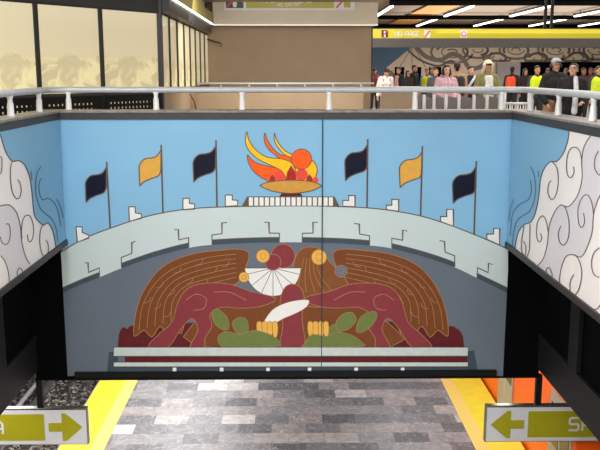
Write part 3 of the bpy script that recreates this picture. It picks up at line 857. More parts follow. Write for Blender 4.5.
# fascia above both rows
far = C0 - d*tpos[-1]
def slab(name, A, B, th, z0, z1, m, kind='structure', parent=None, off=0):
    A = Vector((A[0], A[1])); B = Vector((B[0], B[1])); t = (B-A).normalized(); n = Vector((-t.y, t.x))
    bm = bmesh.new(); q = [A + n*off, B + n*off, B + n*(off+th), A + n*(off+th)]
    lo = [bm.verts.new((p.x, p.y, z0)) for p in q]; hi = [bm.verts.new((p.x, p.y, z1)) for p in q]
    bm.faces.new(lo); bm.faces.new(hi)
    for i in range(4): bm.faces.new((lo[i], lo[(i+1) % 4], hi[(i+1) % 4], hi[i]))
    return build(name, bm, m, parent, kind=kind)
slab('wall_left', far, C0, 0.25, ZWT+0.04, ZC, M['fascia'], off=-0.05)
zf = onY(290, 24.6, 29.0).z
slab('wall_left', (cornerX, cornerY), (cornerX, 28.98), 0.45, ZWT+0.04, zf-.01, M['fascia'], off=-0.25)
slab('wall_left', (cornerX, cornerY), (cornerX, 28.98), 0.3, zf, ZC, M['ltwall'], off=-0.03)
slab('trim_5', (cornerX+0.06, cornerY), (cornerX+0.06, 28.98), 0.24, zf+.03, zf+.36, M['olivetrim'], off=-0.26)
# corner post
bm = bmesh.new(); box(bm, cornerX-0.07, cornerX+0.07, cornerY-0.07, cornerY+0.07, ZM, ZC); build('trim_6', bm, M['frame'], kind='structure')
# linear light along the top of the receding fascia
bm = bmesh.new(); box(bm, cornerX+0.27, cornerX+0.30, cornerY+0.1, 28.9, zf-.008, zf+.028)
tag(build('linear_light', bm, M['tube']), 'thin white light line running under the olive trim above the window row', 'light')
# low wall under receding windows
slab('wall_left', (cornerX, cornerY), (cornerX, beigeY), 0.2, ZM, ZWS-0.05, M['beige'], off=-0.05)
# perforated dark panels at the foot of the oblique windows
def perforated(n, ta, tb, label):
    a = C0 - d*tb; b = C0 - d*ta; t = (b-a).normalized(); L = (b-a).length
    root = empty('perforated_panel', label, 'perforated panel', (a.x - t.y*-0.0 + 0.10*t.y, a.y - 0.10*t.x, ZM), group=None, rz=math.atan2(t.y, t.x))
    hgt = ZWS - 0.06 - ZM; L -= 0.03
    bm = bmesh.new()
    def quadbox(x0, x1, za, zb_): box(bm, x0, x1, -0.008, 0.008, za, zb_)
    pit = 0.105; n_ = int((L-.1)/pit); m0 = (L - n_*pit)/2; hw_ = .021
    zr_ = [hgt-.16-pit*k for k in range(5)][::-1]
    prev = 0
    for zc_ in zr_:
        quadbox(0, L, prev, zc_-hw_); prev = zc_+hw_
        xp = 0
        for c in range(n_):
            xc = m0 + (c+.5)*pit; quadbox(xp, xc-hw_, zc_-hw_, zc_+hw_); xp = xc+hw_
        quadbox(xp, L, zc_-hw_, zc_+hw_)
    quadbox(0, L, prev, hgt)
    build('perforated_sheet', bm, M['black'], root)
    bm = bmesh.new(); box(bm, 0.05, L*.8, 0.03, 0.05, 0.3, hgt-.05); build('glow_backing', bm, M['pane'], root)  # emissive board added so the holes look lit from behind
    bm = bmesh.new(); box(bm, 0, L, -0.03, 0.05, hgt, hgt+0.03); build('top_rail', bm, M['frame'], root)
perforated(0, tpos[0]+.06, tpos[1], 'black perforated panel below the window right of the middle mullion')
perforated(1, tpos[1], tpos[2], 'black perforated panel below the middle of the left windows')
perforated(2, tpos[2], tpos[3], 'black perforated panel at far left behind the railing')

# ================================================================== BEIGE BLOCK WITH SIGN
bx0, bx1 = cornerX, onY(372, 60, beigeY).x
zf = onY(290, 24.6, 29.0).z
bm = bmesh.new(); box(bm, bx0, bx1, beigeY, beigeY+3, ZM, ZC); build('wall_back', bm, M['beige'], kind='structure')
fx1 = onY(378, 10, 29).x
bm = bmesh.new(); box(bm, bx0+0.3, fx1, 29.0, beigeY-0.001, zf, ZC); build('wall_back', bm, M['ltwall'], kind='structure')
bm = bmesh.new(); box(bm, bx0+0.3, fx1, 28.96, 29.02, zf-0.03, zf); tag(build('linear_light', bm, mat('dim_tube', (255, 250, 240), .5, emit=0.5)), 'thin pale light line under the cream fascia above the beige wall', 'light')
bm = bmesh.new(); box(bm, bx1-0.03, bx1+0.01, beigeY-0.02, beigeY+0.0, ZM, zf); build('trim_7', bm, M['frame'], kind='structure')
# no-entry sign
Y = 28.93
def sx(px): return onY(px, 5, Y).x
def sz(py): return onY(290, py, Y).z
root = empty('no_entry_sign', 'olive overhead sign reading NO PASE and NO ENTRY on the cream fascia', 'sign', (0, 0, 0))
zb_, zt_ = sz(10), sz(10)+0.78
bxo('board', (sx(224), sx(355), Y-0.02, 28.998, zb_, zt_), M['signwhite'], root)
bxo('olive_field', (sx(246), sx(334), Y-0.026, Y-0.02, zb_+0.06, zt_-0.06), M['olive'], root)
q = bxo('pictogram', (sx(226), sx(243.5), Y-0.026, Y-0.02, zb_+0.06, zt_-0.06), M['signblack'], root)
cxp = (sx(226)+sx(243.5))/2; czp = (zb_+zt_)/2
polyplate('figure', [(cxp-.05,czp-.30),(cxp+.06,czp-.30),(cxp+.08,czp-.18),(cxp+.05,czp-.05),(cxp+.12,czp+.05),(cxp+.08,czp+.2),(cxp-.06,czp+.2),(cxp-.1,czp+.02),(cxp-.04,czp-.1),(cxp-.07,czp-.2)], Y-0.03, .003, M['signwhite'], q)
polyplate('slash', [(cxp-.3,czp-.28),(cxp-.25,czp-.32),(cxp+.3,czp+.28),(cxp+.25,czp+.32)], Y-0.034, .003, M['signred'], q)
q = bxo('pictogram', (sx(336.5), sx(352.5), Y-0.026, Y-0.02, zb_+0.06, zt_-0.06), M['signwhite'], root)
cxp = (sx(336.5)+sx(352.5))/2
polyplate('figure', [(cxp-.02,czp-.31),(cxp+.2,czp-.31),(cxp+.2,czp-.08),(cxp+.28,czp-.08),(cxp+.1,czp+.25),(cxp-.1,czp+.25),(cxp-.28,czp+.05),(cxp-.05,czp+.05)], Y-0.03, .003, M['olive'], q)
polyplate('slash', [(cxp-.3,czp-.30),(cxp-.25,czp-.34),(cxp+.3,czp+.28),(cxp+.25,czp+.32)], Y-0.034, .003, M['signred'], q)
sc_ = sz(0)-sz(1)
lettering('lettering', 'NO ENTRY', sx(277.5), Y-0.03, sz(6.3), 3.2*sc_, M['signwhite'], root, gap=.38, stroke=.2)
lettering('lettering', 'NO PASE', sx(262), Y-0.03, sz(2.2), 7.6*sc_, M['signwhite'], root, gap=.5, stroke=.24)
# small arm bracket on the beige wall
bm = bmesh.new(); q0 = onY(209, 40, beigeY-0.3); tube(bm, [(bx0+0.02, beigeY-0.25, q0.z+.03), (onY(220, 43, beigeY-.3).x, beigeY-0.3, onY(220, 43, beigeY-.3).z)], 0.025, 8)
root = empty('wall_bracket', 'small dark camera arm at the left end of the beige wall', 'bracket')
build('arm', bm, M['frame'], root)
bm = bmesh.new(); c = onY(221, 44.5, beigeY-.3); lathe(bm, [(.03, c.z-.07), (.05, c.z-.03), (.05, c.z+.02), (.02, c.z+.05)], c.x, c.y); build('camera_head', bm, M['chrome'], root)

# second, inner handrail in front of the beige block
def inner_rail():
    Y2 = 26.0
    z = onY(290, 83.5, Y2).z
    xa, xb = onY(160, 83, Y2).x, onY(374, 83, Y2).x
    root = empty('stair_railing', 'thin metal handrail in front of the beige wall', 'railing', (0, Y2, ZM))
    bm = bmesh.new(); tube(bm, [(xa, 0, z-ZM), (xb, 0, z-ZM)], 0.035, 8); build('handrail', bm, M['rail'], root)
    zt = H(0.47)
    for px in (165, 193, 221, 249, 277, 305, 333, 361):
        x = onY(px, 86, Y2).x
        bm = bmesh.new(); tube(bm, [(x, 0, zt-ZM-0.02), (x, 0, z-ZM)], [0.03, 0.022], 8); build('post', bm, M['rail'], root)
    slab('wall_stair', (xa-.2, Y2-.08), (onY(363, 100, Y2).x, Y2-.08), 0.16, ZM, zt, M['beige'])
    slab('wall_stair', (xa, 24.0), (onY(196, 100, 24).x, 24.0), 0.16, ZM, onY(290, 98, 24).z, mat('brown_wall', (150, 118, 96), .6))
inner_rail()
bm = bmesh.new()
q = [onY(x, y, 23.8) for x, y in ((184, 93), (190, 94), (194, 101), (196, 109), (197, 116))]
tube(bm, [tuple(v) for v in q], 0.015, 6)
tag(build('cable', bm, M['black']), 'thin dark cable hanging beside the brown low wall', 'cable')

# ================================================================== RIGHT HALL
# beams
for i, (y, h0, h1) in enumerate(((26.0, 2.03, 2.28), (34.0, 2.1, 2.25), (41.0, 2.12, 2.3))):
    bm = bmesh.new(); box(bm, fx1+0.05, 20, y, y+0.25, EYE.z+h0, EYE.z+h1); build('trim_%d' % (8+i), bm, M['recess'], kind='structure')
# orange ceiling panels and their pale neighbours
def cpanel(x0, x1, y0, y1, m, label):
    o = bxo('ceiling_panel', (x0, x1, y0, y1, EYE.z+2.27, EYE.z+2.3), M[m], bevel=0.01); tag(o, label, 'ceiling panel', 'suspended ceiling panels'); return o
cpanel(4.9, 6.02, 26.6, 33.7, 'ceilor', 'orange ceiling panel nearer the viewer, beside a light tube')
cpanel(4.9, 6.02, 34.6, 40.7, 'ceilor', 'orange ceiling panel farther away, above the olive band')
for k, (x, y0, y1) in enumerate(((3.5, 28.3, 33.0), (6.2, 28.2, 33.2), (8.8, 28.3, 33.2), (11.35, 27.8, 33.2), (3.5, 34.7, 40.3), (6.2, 34.7, 40.3), (8.95, 35, 40.3), (11.6, 35, 40.3), (14.0, 35, 40.3))):
    row = 'nearer' if y0 < 30 else 'farther'
    pos = ['first', 'second', 'third', 'fourth', 'fifth'][k if k < 4 else k-4]
    root = empty('fluorescent_light', '%s light tube from the left in the %s ceiling row' % (pos, row), 'ceiling light', (x, y0, EYE.z+2.14), 'fluorescent tubes on the hall ceiling')
    bxo('tube', (-.045, .045, 0, y1-y0, 0, .05), M['tube'], root); bxo('housing', (-.07, .07, -.05, y1-y0+.05, .05, .13), M['bandgrey'], root)
    for yy in (.6, y1-y0-.6): bxo('hanger', (-.012, .012, yy-.012, yy+.012, .13, .21), M['frame'], root)
# hanging olive band
Yb = 25.4
def oX(px): return onY(px, 34, Yb).x
def oZ(py): return onY(480, py, Yb).z
root = empty('sign_band', 'long olive yellow sign band hanging over the hall', 'sign band', (0, 0, 0))
bxo('band', (oX(373), 19, Yb, Yb+0.12, oZ(38.3), oZ(29)), M['oliveband'], root)
o = bxo('lower_beam', (oX(373), 19, Yb-0.02, Yb+0.25, oZ(47.5), oZ(38.3)), M['bandgrey'], root)
for px in (545, 551.5):
    bxo('hanger', (oX(px)-.04, oX(px)+.04, Yb+0.02, Yb+0.1, oZ(29.2), EYE.z+2.3), M['black'], root)
q = bxo('pictogram', (oX(381.5), oX(388), Yb-0.006, Yb, oZ(37.6), oZ(30.2)), M['signblack'], root)
a = oX(384.7); zc_ = oZ(34)
polyplate('figure', [(a-.02,zc_-.09),(a+.03,zc_-.09),(a+.03,zc_+.08),(a-.03,zc_+.08)], Yb-.009, .002, M['signwhite'], q)
polyplate('slash', [(a-.1,zc_-.09),(a-.07,zc_-.11),(a+.1,zc_+.09),(a+.07,zc_+.11)], Yb-.012, .002, M['signred'], q)
q = bxo('pictogram', (oX(424), oX(430.5), Yb-0.006, Yb, oZ(37.6), oZ(30.2)), M['signwhite'], root)
a = oX(427.2); polyplate('slash', [(a-.1,zc_-.09),(a-.05,zc_-.11),(a+.1,zc_+.09),(a+.05,zc_+.11)], Yb-.012, .002, M['torange'], q)
q = bxo('pictogram', (oX(460.5), oX(467), Yb-0.006, Yb, oZ(37.6), oZ(30.2)), M['signwhite'], root)
a = oX(463.7); ring = [(a+.08*math.cos(k*PI/8), zc_+.08*math.sin(k*PI/8)) for k in range(17)] + [(a+.055*math.cos(k*PI/8), zc_+.055*math.sin(k*PI/8)) for k in range(16, -1, -1)]
polyplate('prohibition_ring', ring[:-1], Yb-.012, .002, M['signred'], q)
lettering('lettering', 'NO PASE', oX(395), Yb-0.006, oZ(36.2), (oZ(31)-oZ(36.2))*.84, M['signwhite'], root, gap=.22, stroke=.2, depth=.005)

# far hall mural wall
Yw = 43.0
bm = bmesh.new(); box(bm, 2.0, 20, Yw, Yw+0.3, ZM, ZC); build('wall_back', bm, M['ltwall'], kind='structure')
root = empty('hall_mural', 'distant hall mural with grey swirls and a blue corner behind the crowd', 'mural', (0, 0, 0))
fnH = lambda x, y: onY(x, y, Yw-0.01)
p = Painter(fnH, (0, -1, 0))
p.poly([(366,40),(655,40),(655,63),(496,63),(496,92),(366,92)], M['hallcream'], 1)
p.poly([(366,40),(417,40),(412,47),(386,68),(383,92),(366,92)], M['hallblue'], 2)
p.poly([(384,92),(386,68),(392,71),(397,76),(400,92)], M['hallgrey'], 2.5)
for a, b in (((412,47),(399,68)), ((412,47),(412,66)), ((414,47),(426,68))): p.line([a, b], M['hallgrey2'], 3, .6)
p.done('painted_hill', root)
p = Painter(fnH, (0, -1, 0)); rr = random.Random(5)
for c, r0, n in (((452,52),14,4),((478,50),10,3),((497,58),9,3),((516,50),11,4),((538,58),9,3),((556,50),12,4),((578,58),10,3),((597,50),12,4),((620,56),11,3)):
    for k in range(n):
        r = r0*(1-k/n)
        a0 = rr.uniform(-.6, .6) + (PI if k % 2 else 0)
        pts = []
        for j in range(13):
            a = a0 + j/12*PI*1.25
            x = c[0]+r*1.5*math.cos(a); y = c[1]+r*.8*math.sin(a)
            pts.append((x, min(61 if x > 480 else 76, max(44, y))))
        p.line(pts, M['hallgrey'] if (k % 2 == 0) else M['hallgrey2'], 3+.2*k, 2.4 if k < 2 else 1.2)
p.line([(416,46),(425,56),(440,60),(452,54),(462,58),(470,68),(482,66),(490,56)], M['hallgrey'], 5, 4.5, 5)
p.line([(408,50),(420,60),(438,66),(450,61),(458,64)], M['hallgrey2'], 4.6, 2, 5)
p.done('painted_swirl', root)
for px0, px1, py0, nm in ((395,404,67,'left'),(413,421,67,'middle'),(429,441,67,'right')):
    a, b = onY(px0, py0, Yw-.05), onY(px1, 80, Yw-.05)
    o = bxo('doorway', (a.x, b.x, Yw-.06, Yw-.02, ZM, a.z), M['recess']); o.name = 'door_%d' % ({'left':1,'middle':2,'right':3}[nm]); o['kind'] = 'structure'
a = onY(521, 62, Yw-.3)
o = bxo('door_4', (a.x, 19.8, Yw-.3, Yw-.02, ZM, a.z), M['recess'], kind='structure')
a, b = onY(497.5, 63, Yw-.3), onY(520.5, 63, Yw-.3)
tag(bxo('notice_panel', (a.x, b.x, Yw-.34, Yw-.02, ZM, a.z), mat('panel_lilac', (150,144,148), .5), bevel=.01), 'pale grey wall panel left of the dark opening in the hall', 'panel')

# barrier of dark panels between white posts behind the far parapet
Y3 = 17.0
root = empty('panel_barrier', 'low barrier of dark grey panels between white posts behind the railing', 'barrier', (0, Y3, ZM))
pxs = [414, 424, 434, 446, 459, 474, 487, 500]
for i, px in enumerate(pxs):
    x = onY(px, 97, Y3).x
    bm = bmesh.new(); box(bm, x-.03, x+.03, -.03, .03, 0, onY(px, 94.5, Y3).z-ZM); build('post', bm, M['post'], root)
    if i+1 < len(pxs):
        x2 = onY(pxs[i+1], 97, Y3).x
        za = onY(px, 96, Y3).z-ZM; zb2 = onY(px, 98, Y3).z-ZM
        polyplate('panel', [(x+.045, 0), (x2-.045, 0), (x2-.045, zb2), (x+.045, za)], -.012, .024, M['panelgrey'], root)
bm = bmesh.new(); x0, x1 = onY(375, 90, Y3).x, onY(503, 90, Y3).x
tube(bm, [(x0-.3, 0, onY(375, 88.5, Y3).z-ZM), (x0+.4, 0, onY(375, 88, Y3).z-ZM), (x1, 0, onY(500, 94, Y3).z-ZM)], .03, 8)
build('handrail', bm, M['rail'], root)
# white frame gate on the right
Y4 = 18.5
root = empty('metal_gate', 'white metal bar gate beside the right corner of the parapet', 'gate', (onY(505, 95, Y4).x, Y4, ZM))
wg = onY(529, 95, Y4).x - onY(505, 95, Y4).x; hg = onY(515, 89, Y4).z-ZM
bm = bmesh.new()
for z in (.2, hg-.32, hg): tube(bm, [(0, 0, z), (wg, 0, z)], .028, 8)
for x in (0, wg): tube(bm, [(x, 0, 0), (x, 0, hg)], .03, 8)
build('gate_frame', bm, M['post'], root)
for k in range(1, 9):
    bm = bmesh.new(); tube(bm, [(wg*k/9, 0, .2), (wg*k/9, 0, hg-.32)], .012, 6); build('bar', bm, M['post'], root)
# bench/counter behind small crowd
root = empty('low_counter', 'low white topped counter in front of the small crowd', 'counter', (onY(400, 90, 22).x, 22, ZM))
bxo('top', (-.55, .55, -.2, .2, H(.38)-ZM-.05, H(.38)-ZM), M['post'], root, bevel=.01); bxo('base', (-.5, .5, -.15, .15, 0, H(.38)-ZM-.05), M['beige'], root)

# ================================================================== HANGING EXIT SIGNS BELOW THE OPENING
def exit_sign(x0, x1, ztop, zbot, side, label, text, tx):
    Ys = YM + 0.12
    root = empty('exit_sign', label, 'sign', ((x0+x1)/2, Ys, zbot), 'exit signs hanging under the opening')
    L = root.location
    def bb(nm, a, b, y0, y1, z0, z1, m, bev=0): return bxo(nm, (a-L.x, b-L.x, y0-L.y, y1-L.y, z0-L.z, z1-L.z), m, root, bevel=bev)
    bb('casing', x0, x1, Ys-.06, Ys+.06, zbot, ztop, M['chrome'], .01)
    bb('face', x0+.025, x1-.025, Ys-.068, Ys-.06, zbot+.02, ztop-.04, M['signwhite'])
    hh = ztop-zbot
    m_ = hh*.13
    aw = hh*.86
    zc = (zbot+ztop)/2 - .01
    if side > 0:   # right-hand sign, arrow at its left end pointing left
        a0 = x0+.1; b = bb('olive_field', a0+aw+.08, x1-.06, Ys-.073, Ys-.068, zbot+m_, ztop-m_-.02, M['olive'])
        s = 1
    else:
        a0 = x1-.1; b = bb('olive_field', x0+.06, a0-aw-.08, Ys-.073, Ys-.068, zbot+m_, ztop-m_-.02, M['olive'])
        s = -1
    ar = [(0,0),(.42,.38),(.52,.38),(.52,.12),(.86,.12),(.86,-.12),(.52,-.12),(.52,-.38),(.42,-.38)]
    polyplate('arrow', [(a0 + s*px*hh - L.x, zc + pz*hh*.98 - L.z) for px, pz in ar], -.073, .005, M['olive'], root)
    lettering('lettering', text, tx-L.x, -.078, zc-.16*hh-L.z, hh*.33, M['signwhite'], root, gap=.45, stroke=.24)
    for px in ((x1-.90, x0+.6) if side < 0 else (x0+1.02, x1-.6)):
        bb('hanger', px-.055, px+.055, Ys-.05, Ys+.05, ztop, zb-.13, M['black'])
Ys = YM+0.12
zt_, zb2 = onY(300, 405.5, Ys).z, onY(300, 442, Ys).z
xr1 = onY(88.5, 424, Ys).x; xl2 = onY(484.5, 424, Ys).x
exit_sign(xr1-2.9, xr1, zt_, zb2, -1, 'white and olive sign with right-pointing arrow over the ballast track', 'SALIDA', onY(4.5, 424, Ys).x - 6*.33*(zt_-zb2)/1.4*1.45+.07)
exit_sign(xl2, xl2+2.9, zt_, zb2, 1, 'white and olive sign with an arrow pointing left, beside the orange train', 'SALIDA', onY(568, 424, Ys).x)

# ================================================================== PEOPLE
SK = {'tan': mat('skin_tan', (196, 142, 112), .5), 'light': mat('skin_light', (222, 172, 146), .5), 'brown': mat('skin_brown', (150, 104, 80), .5)}
CL = {}
def cloth(rgb):
    if rgb not in CL: CL[rgb] = mat('cloth_%d_%d_%d' % rgb, rgb, .85, var=.12, scale=14, bump=.3)
    return CL[rgb]
HAIRM = mat('hair_black', (24, 20, 20), .45, var=.3, scale=30); EYEM = mat('eye_dark', (25, 18, 16), .3); LIPM = mat('lips', (170, 90, 84), .5)
def remesh(o, v):
    md = o.modifiers.new('remesh', 'REMESH'); md.mode = 'VOXEL'; md.voxel_size = v; md.use_smooth_shade = True
    sm = o.modifiers.new('smooth', 'SMOOTH'); sm.factor = .5; sm.iterations = 3
    return o
def person(label, pos, rz, h=1.68, skin='tan', top=(40, 40, 44), legs=(40, 44, 60), pose='stand', hair='short', arms=None, lean=0.0, nod=0.0, turn=0.0,
           near=False, group=None, bulk=1.0, tilt=0.0, shirt=None, jl=.90):
    """person faces local -Y; root at the feet. arms: two (elbow, wrist) pairs relative to the shoulder for L,R"""
    s = h/1.70
    root = empty('person', label, 'person', (pos[0], pos[1], ZM), group, rz)
    vox = .0085 if near else .016
    V = Vector
    lz = lambda z: V((0, 0, z*s))
    pel = V((0, 0, .92))*s
    def up(v):    # lean the upper body forward about the pelvis
        v = V(v)*s; r = v - pel
        return pel + Matrix.Rotation(lean, 3, 'X') @ r
    neckb = up((0, .01, 1.43)); headc = up((0, -.015-.03*nod, 1.575-.02*nod))
    HR = Matrix.Rotation(lean*.5, 3, 'X') @ Matrix.Rotation(turn, 3, 'Z') @ Matrix.Rotation(nod, 3, 'X') @ Matrix.Rotation(tilt, 3, 'Y')
    hd = lambda v: headc + HR @ (V(v)*s)
    hq = HR.to_quaternion()
    if arms is None: arms = (((.05, .02, -.28), (.06, -.06, -.52)), ((-.05, .02, -.28), (-.06, -.06, -.52)))
    sh = [up((.17, .01, 1.37)), up((-.17, .01, 1.37))]
    LR = Matrix.Rotation(lean*.6, 3, 'X')
    el = [sh[i] + LR @ (V(arms[i][0])*s) for i in (0, 1)]; wr = [sh[i] + LR @ (V(arms[i][1])*s) for i in (0, 1)]
    hip = [V((.09, 0, .88))*s, V((-.09, 0, .88))*s]
    kn = [V((.10, -.03, .48))*s, V((-.10, .0, .48))*s]; an = [V((.11, .02, .09))*s, V((-.11, .04, .09))*s]
    if pose == 'walk': kn[0] = V((.10, -.14, .50))*s; an[0] = V((.10, -.20, .09))*s; an[1] = V((-.10, .28, .12))*s; kn[1] = V((-.10, .06, .48))*s
    # ---- body
    bm = bmesh.new()
    ellipsoid(bm, hd((0, .012, .035)), (.074*s, .092*s, .088*s), hq); ellipsoid(bm, hd((0, -.02, -.035)), (.056*s, .066*s, .078*s), hq)
    capsule(bm, hd((0, -.088, .012)), hd((0, -.100, -.02)), .009*s, .015*s); ellipsoid(bm, hd((0, -.066, -.09)), (.026*s, .02*s, .018*s), hq)
    for sg in (1, -1): ellipsoid(bm, hd((sg*.076, .012, -.005)), (.011*s, .02*s, .031*s), hq)
    capsule(bm, neckb, hd((0, .02, -.05)), .056*s, .05*s)
    capsule(bm, up((.09, .01, 1.36)), up((-.09, .01, 1.36)), .06*s, .06*s)
    capsule(bm, up((0, .02, 1.3)), up((0, .01, 1.1)), .085*s, .08*s); capsule(bm, up((0, .01, 1.1)), pel, .08*s, .085*s)
    for i in (0, 1):
        capsule(bm, sh[i], el[i], .045*s, .036*s); capsule(bm, el[i], wr[i], .036*s, .025*s)
        capsule(bm, hip[i], kn[i], .075*s, .05*s); capsule(bm, kn[i], an[i], .048*s, .034*s); capsule(bm, an[i] + V((0, 0, -.04))*s, an[i] + V((0, -.14, -.05))*s, .032*s, .026*s)
        # hand: palm and five fingers
        dr = (wr[i]-el[i]).normalized(); side = dr.cross(V((0, 0, 1)) if abs(dr.z) < .8 else V((0, 1, 0))).normalized(); nrm = side.cross(dr).normalized()
        pc = wr[i] + dr*.05*s
        capsule(bm, wr[i] + dr*.01*s, pc + dr*.03*s, .022*s, .026*s)
        for k, ln in enumerate((.058, .07, .075, .066)):
            base = wr[i] + dr*.078*s + side*(k-1.5)*.019*s
            mid = base + dr*ln*.5*s; tip = mid + (dr*.7 - nrm*.6).normalized()*ln*.5*s
            capsule(bm, base, mid, .0095*s, .009*s, 8); capsule(bm, mid, tip, .009*s, .0075*s, 8)
        tb = wr[i] + dr*.03*s - side*.022*s
        capsule(bm, tb, tb + (dr*.7 - side*.7)*.05*s, .012*s, .0095*s, 8)
    body = remesh(build('body', bm, SK[skin], root), vox)
    # ---- face
    for sg in (1, -1):
        bm = bmesh.new(); ellipsoid(bm, hd((sg*.030, -.079, .012)), (.012*s, .007*s, .0065*s), hq); build('eye', bm, EYEM, root, smooth=True)
        bm = bmesh.new(); capsule(bm, hd((sg*.018, -.086, .032)), hd((sg*.045, -.076, .034)), .004*s, .003*s, 6); build('eyebrow', bm, HAIRM, root)
    bm = bmesh.new(); capsule(bm, hd((-.02, -.082, -.055)), hd((.02, -.082, -.055)), .006*s, .006*s, 8); build('mouth', bm, LIPM, root)
    # ---- clothes
    b = bulk
    def garment(nm, rgb, full=True):
        bm = bmesh.new()
        capsule(bm, up((.115, .012, 1.365)), up((-.115, .012, 1.365)), .083*s*b, .083*s*b)
        capsule(bm, up((.075, 0, 1.26)), up((.07, 0, 1.05)), .125*s*b, .115*s*b); capsule(bm, up((-.075, 0, 1.26)), up((-.07, 0, 1.05)), .125*s*b, .115*s*b)
        capsule(bm, up((.065, 0, 1.05)), up((.07, 0, jl)), .118*s*b, .125*s*b); capsule(bm, up((-.065, 0, 1.05)), up((-.07, 0, jl)), .118*s*b, .125*s*b)
        capsule(bm, neckb + V((0, .005, -.02))*s, neckb + V((0, .0, .025))*s, .075*s, .066*s)
        for i in (0, 1):
            capsule(bm, sh[i], el[i], .068*s*b, .056*s*b); capsule(bm, el[i], el[i] + (wr[i]-el[i])*(.93 if full else .2), .056*s*b, .042*s*b)
        return remesh(build(nm, bm, cloth(rgb), root), vox)
    jk = garment('jacket' if near else 'top', top)
    if shirt:
        bm = bmesh.new()
        for q_ in (-.035, .035): capsule(bm, up((q_, -.085, 1.36)), up((q_*1.5, -.1, 1.0)), .055*s*b, .06*s*b)
        remesh(build('shirt', bm, cloth(shirt), root), vox)
    bm = bmesh.new()
    for i in (0, 1):
        capsule(bm, hip[i] + V((0, 0, .06))*s, kn[i], .112*s, .076*s); capsule(bm, kn[i], an[i] + V((0, 0, .02))*s, .076*s, .06*s)
    capsule(bm, pel + V((.05, 0, .04)), pel + V((-.05, 0, .04)), .11*s, .11*s)
    remesh(build('trousers', bm, cloth(legs), root), vox)
    for i in (0, 1):
        bm = bmesh.new(); a_ = an[i]; g0 = V((a_.x, a_.y, .0)) if pose != 'walk' or i == 0 else V((a_.x, a_.y, .02))
        capsule(bm, g0 + V((0, .02, .05))*s, g0 + V((0, -.15, .04))*s, .045*s, .036*s); remesh(build('shoe', bm, cloth((30, 30, 32)), root), vox)
    # ---- hair
    bm = bmesh.new()
    if hair in ('short', 'long', 'bun'):
        ellipsoid(bm, hd((0, .028, .058)), (.083*s, .094*s, .085*s), hq); ellipsoid(bm, hd((0, -.035, .098)), (.055*s, .035*s, .026*s), hq)
        capsule(bm, hd((0, .06, .02)), hd((0, .06, -.04)), .06*s, .045*s)
        if hair == 'long':
            for sg in (1, -1):
                capsule(bm, hd((sg*.068, .01, .03)), hd((sg*.088, .0, -.12)), .034*s, .036*s); capsule(bm, hd((sg*.088, .0, -.12)), hd((sg*.095, -.02, -.24)), .036*s, .022*s)
            capsule(bm, hd((0, .07, 0)), hd((0, .09, -.22)), .075*s, .06*s)
        if hair == 'bun': ellipsoid(bm, hd((0, .12, .06)), (.04*s, .04*s, .04*s), hq)
        remesh(build('hair', bm, HAIRM, root), vox)
    else: bm.free()
    return root, dict(hd=hd, hq=hq, up=up, wr=wr, el=el, sh=sh, s=s, HR=HR, neckb=neckb, vox=vox)
def cap_part(root, i, rgb, brim=(200, 200, 200)):
    hd, s, hq = i['hd'], i['s'], i['hq']
    bm = bmesh.new(); ellipsoid(bm, hd((0, .008, .075)), (.09*s, .105*s, .07*s), hq)
    c = remesh(build('cap', bm, cloth(rgb), root), .01)
    bm = bmesh.new(); ellipsoid(bm, hd((0, -.11, .068)), (.07*s, .055*s, .01*s), hq); build('brim', bm, cloth(brim), c, smooth=True)
    return c
def vest_part(root, i, rgb):
    up, s = i['up'], i['s']
    bm = bmesh.new()
    for sg in (1, -1): capsule(bm, up((sg*.08, 0, 1.30)), up((sg*.075, 0, .98)), .138*s, .132*s); capsule(bm, up((sg*.10, .01, 1.36)), up((sg*.08, .01, 1.3)), .085*s, .12*s)
    return remesh(build('safety_vest', bm, cloth(rgb), root), .016)
def pack_part(root, i, rgb, strap=None, size=1.0):
    up, s = i['up'], i['s']
    bm = bmesh.new(); capsule(bm, up((.06, .2, 1.30)), up((.06, .2, 1.02)), .10*s*size, .11*s*size); capsule(bm, up((-.06, .2, 1.30)), up((-.06, .2, 1.02)), .10*s*size, .11*s*size)
    c = remesh(build('backpack', bm, cloth(rgb), root), .014)
    if strap:
        for sg in (1, -1):
            bm = bmesh.new(); tube(bm, [up((sg*.11, .12, 1.42)), up((sg*.115, .0, 1.465)), up((sg*.11, -.10, 1.36)), up((sg*.11, -.14, 1.15))], .016*s, 6); build('strap', bm, cloth(strap), c)
    return c
def place(px, Y, py=68): q = onY(px, py, Y); return (q.x, q.y)

fold = (((.06, -.06, -.27), (-.10, -.27, -.22)), ((-.06, -.06, -.27), (.10, -.27, -.22)))
# woman in pink leaning on the rail
r, i = person('person with long dark hair in a pink hoodie, hands together at the railing', place(446.5, 18.0), .12, 1.70, 'light', (208, 166, 174), (60, 62, 80), hair='long', near=True, bulk=1.1,
              arms=(((.08, -.04, -.27), (-.08, -.25, -.38)), ((-.08, -.04, -.27), (.08, -.25, -.38))))
up, s = i['up'], i['s']
bm = bmesh.new(); capsule(bm, up((.06, .09, 1.46)), up((-.06, .09, 1.46)), .055, .055); capsule(bm, up((.09, -.02, 1.46)), up((.06, .09, 1.45)), .035, .05); capsule(bm, up((-.09, -.02, 1.46)), up((-.06, .09, 1.45)), .035, .05)
remesh(build('hood', bm, cloth((206, 150, 158)), r), .0085)
for sg in (1, -1):
    bm = bmesh.new(); tube(bm, [up((sg*.035, -.11, 1.42)), up((sg*.04, -.145, 1.32)), up((sg*.035, -.15, 1.22))], .006, 6); build('drawstring', bm, cloth((235, 225, 225)), r)
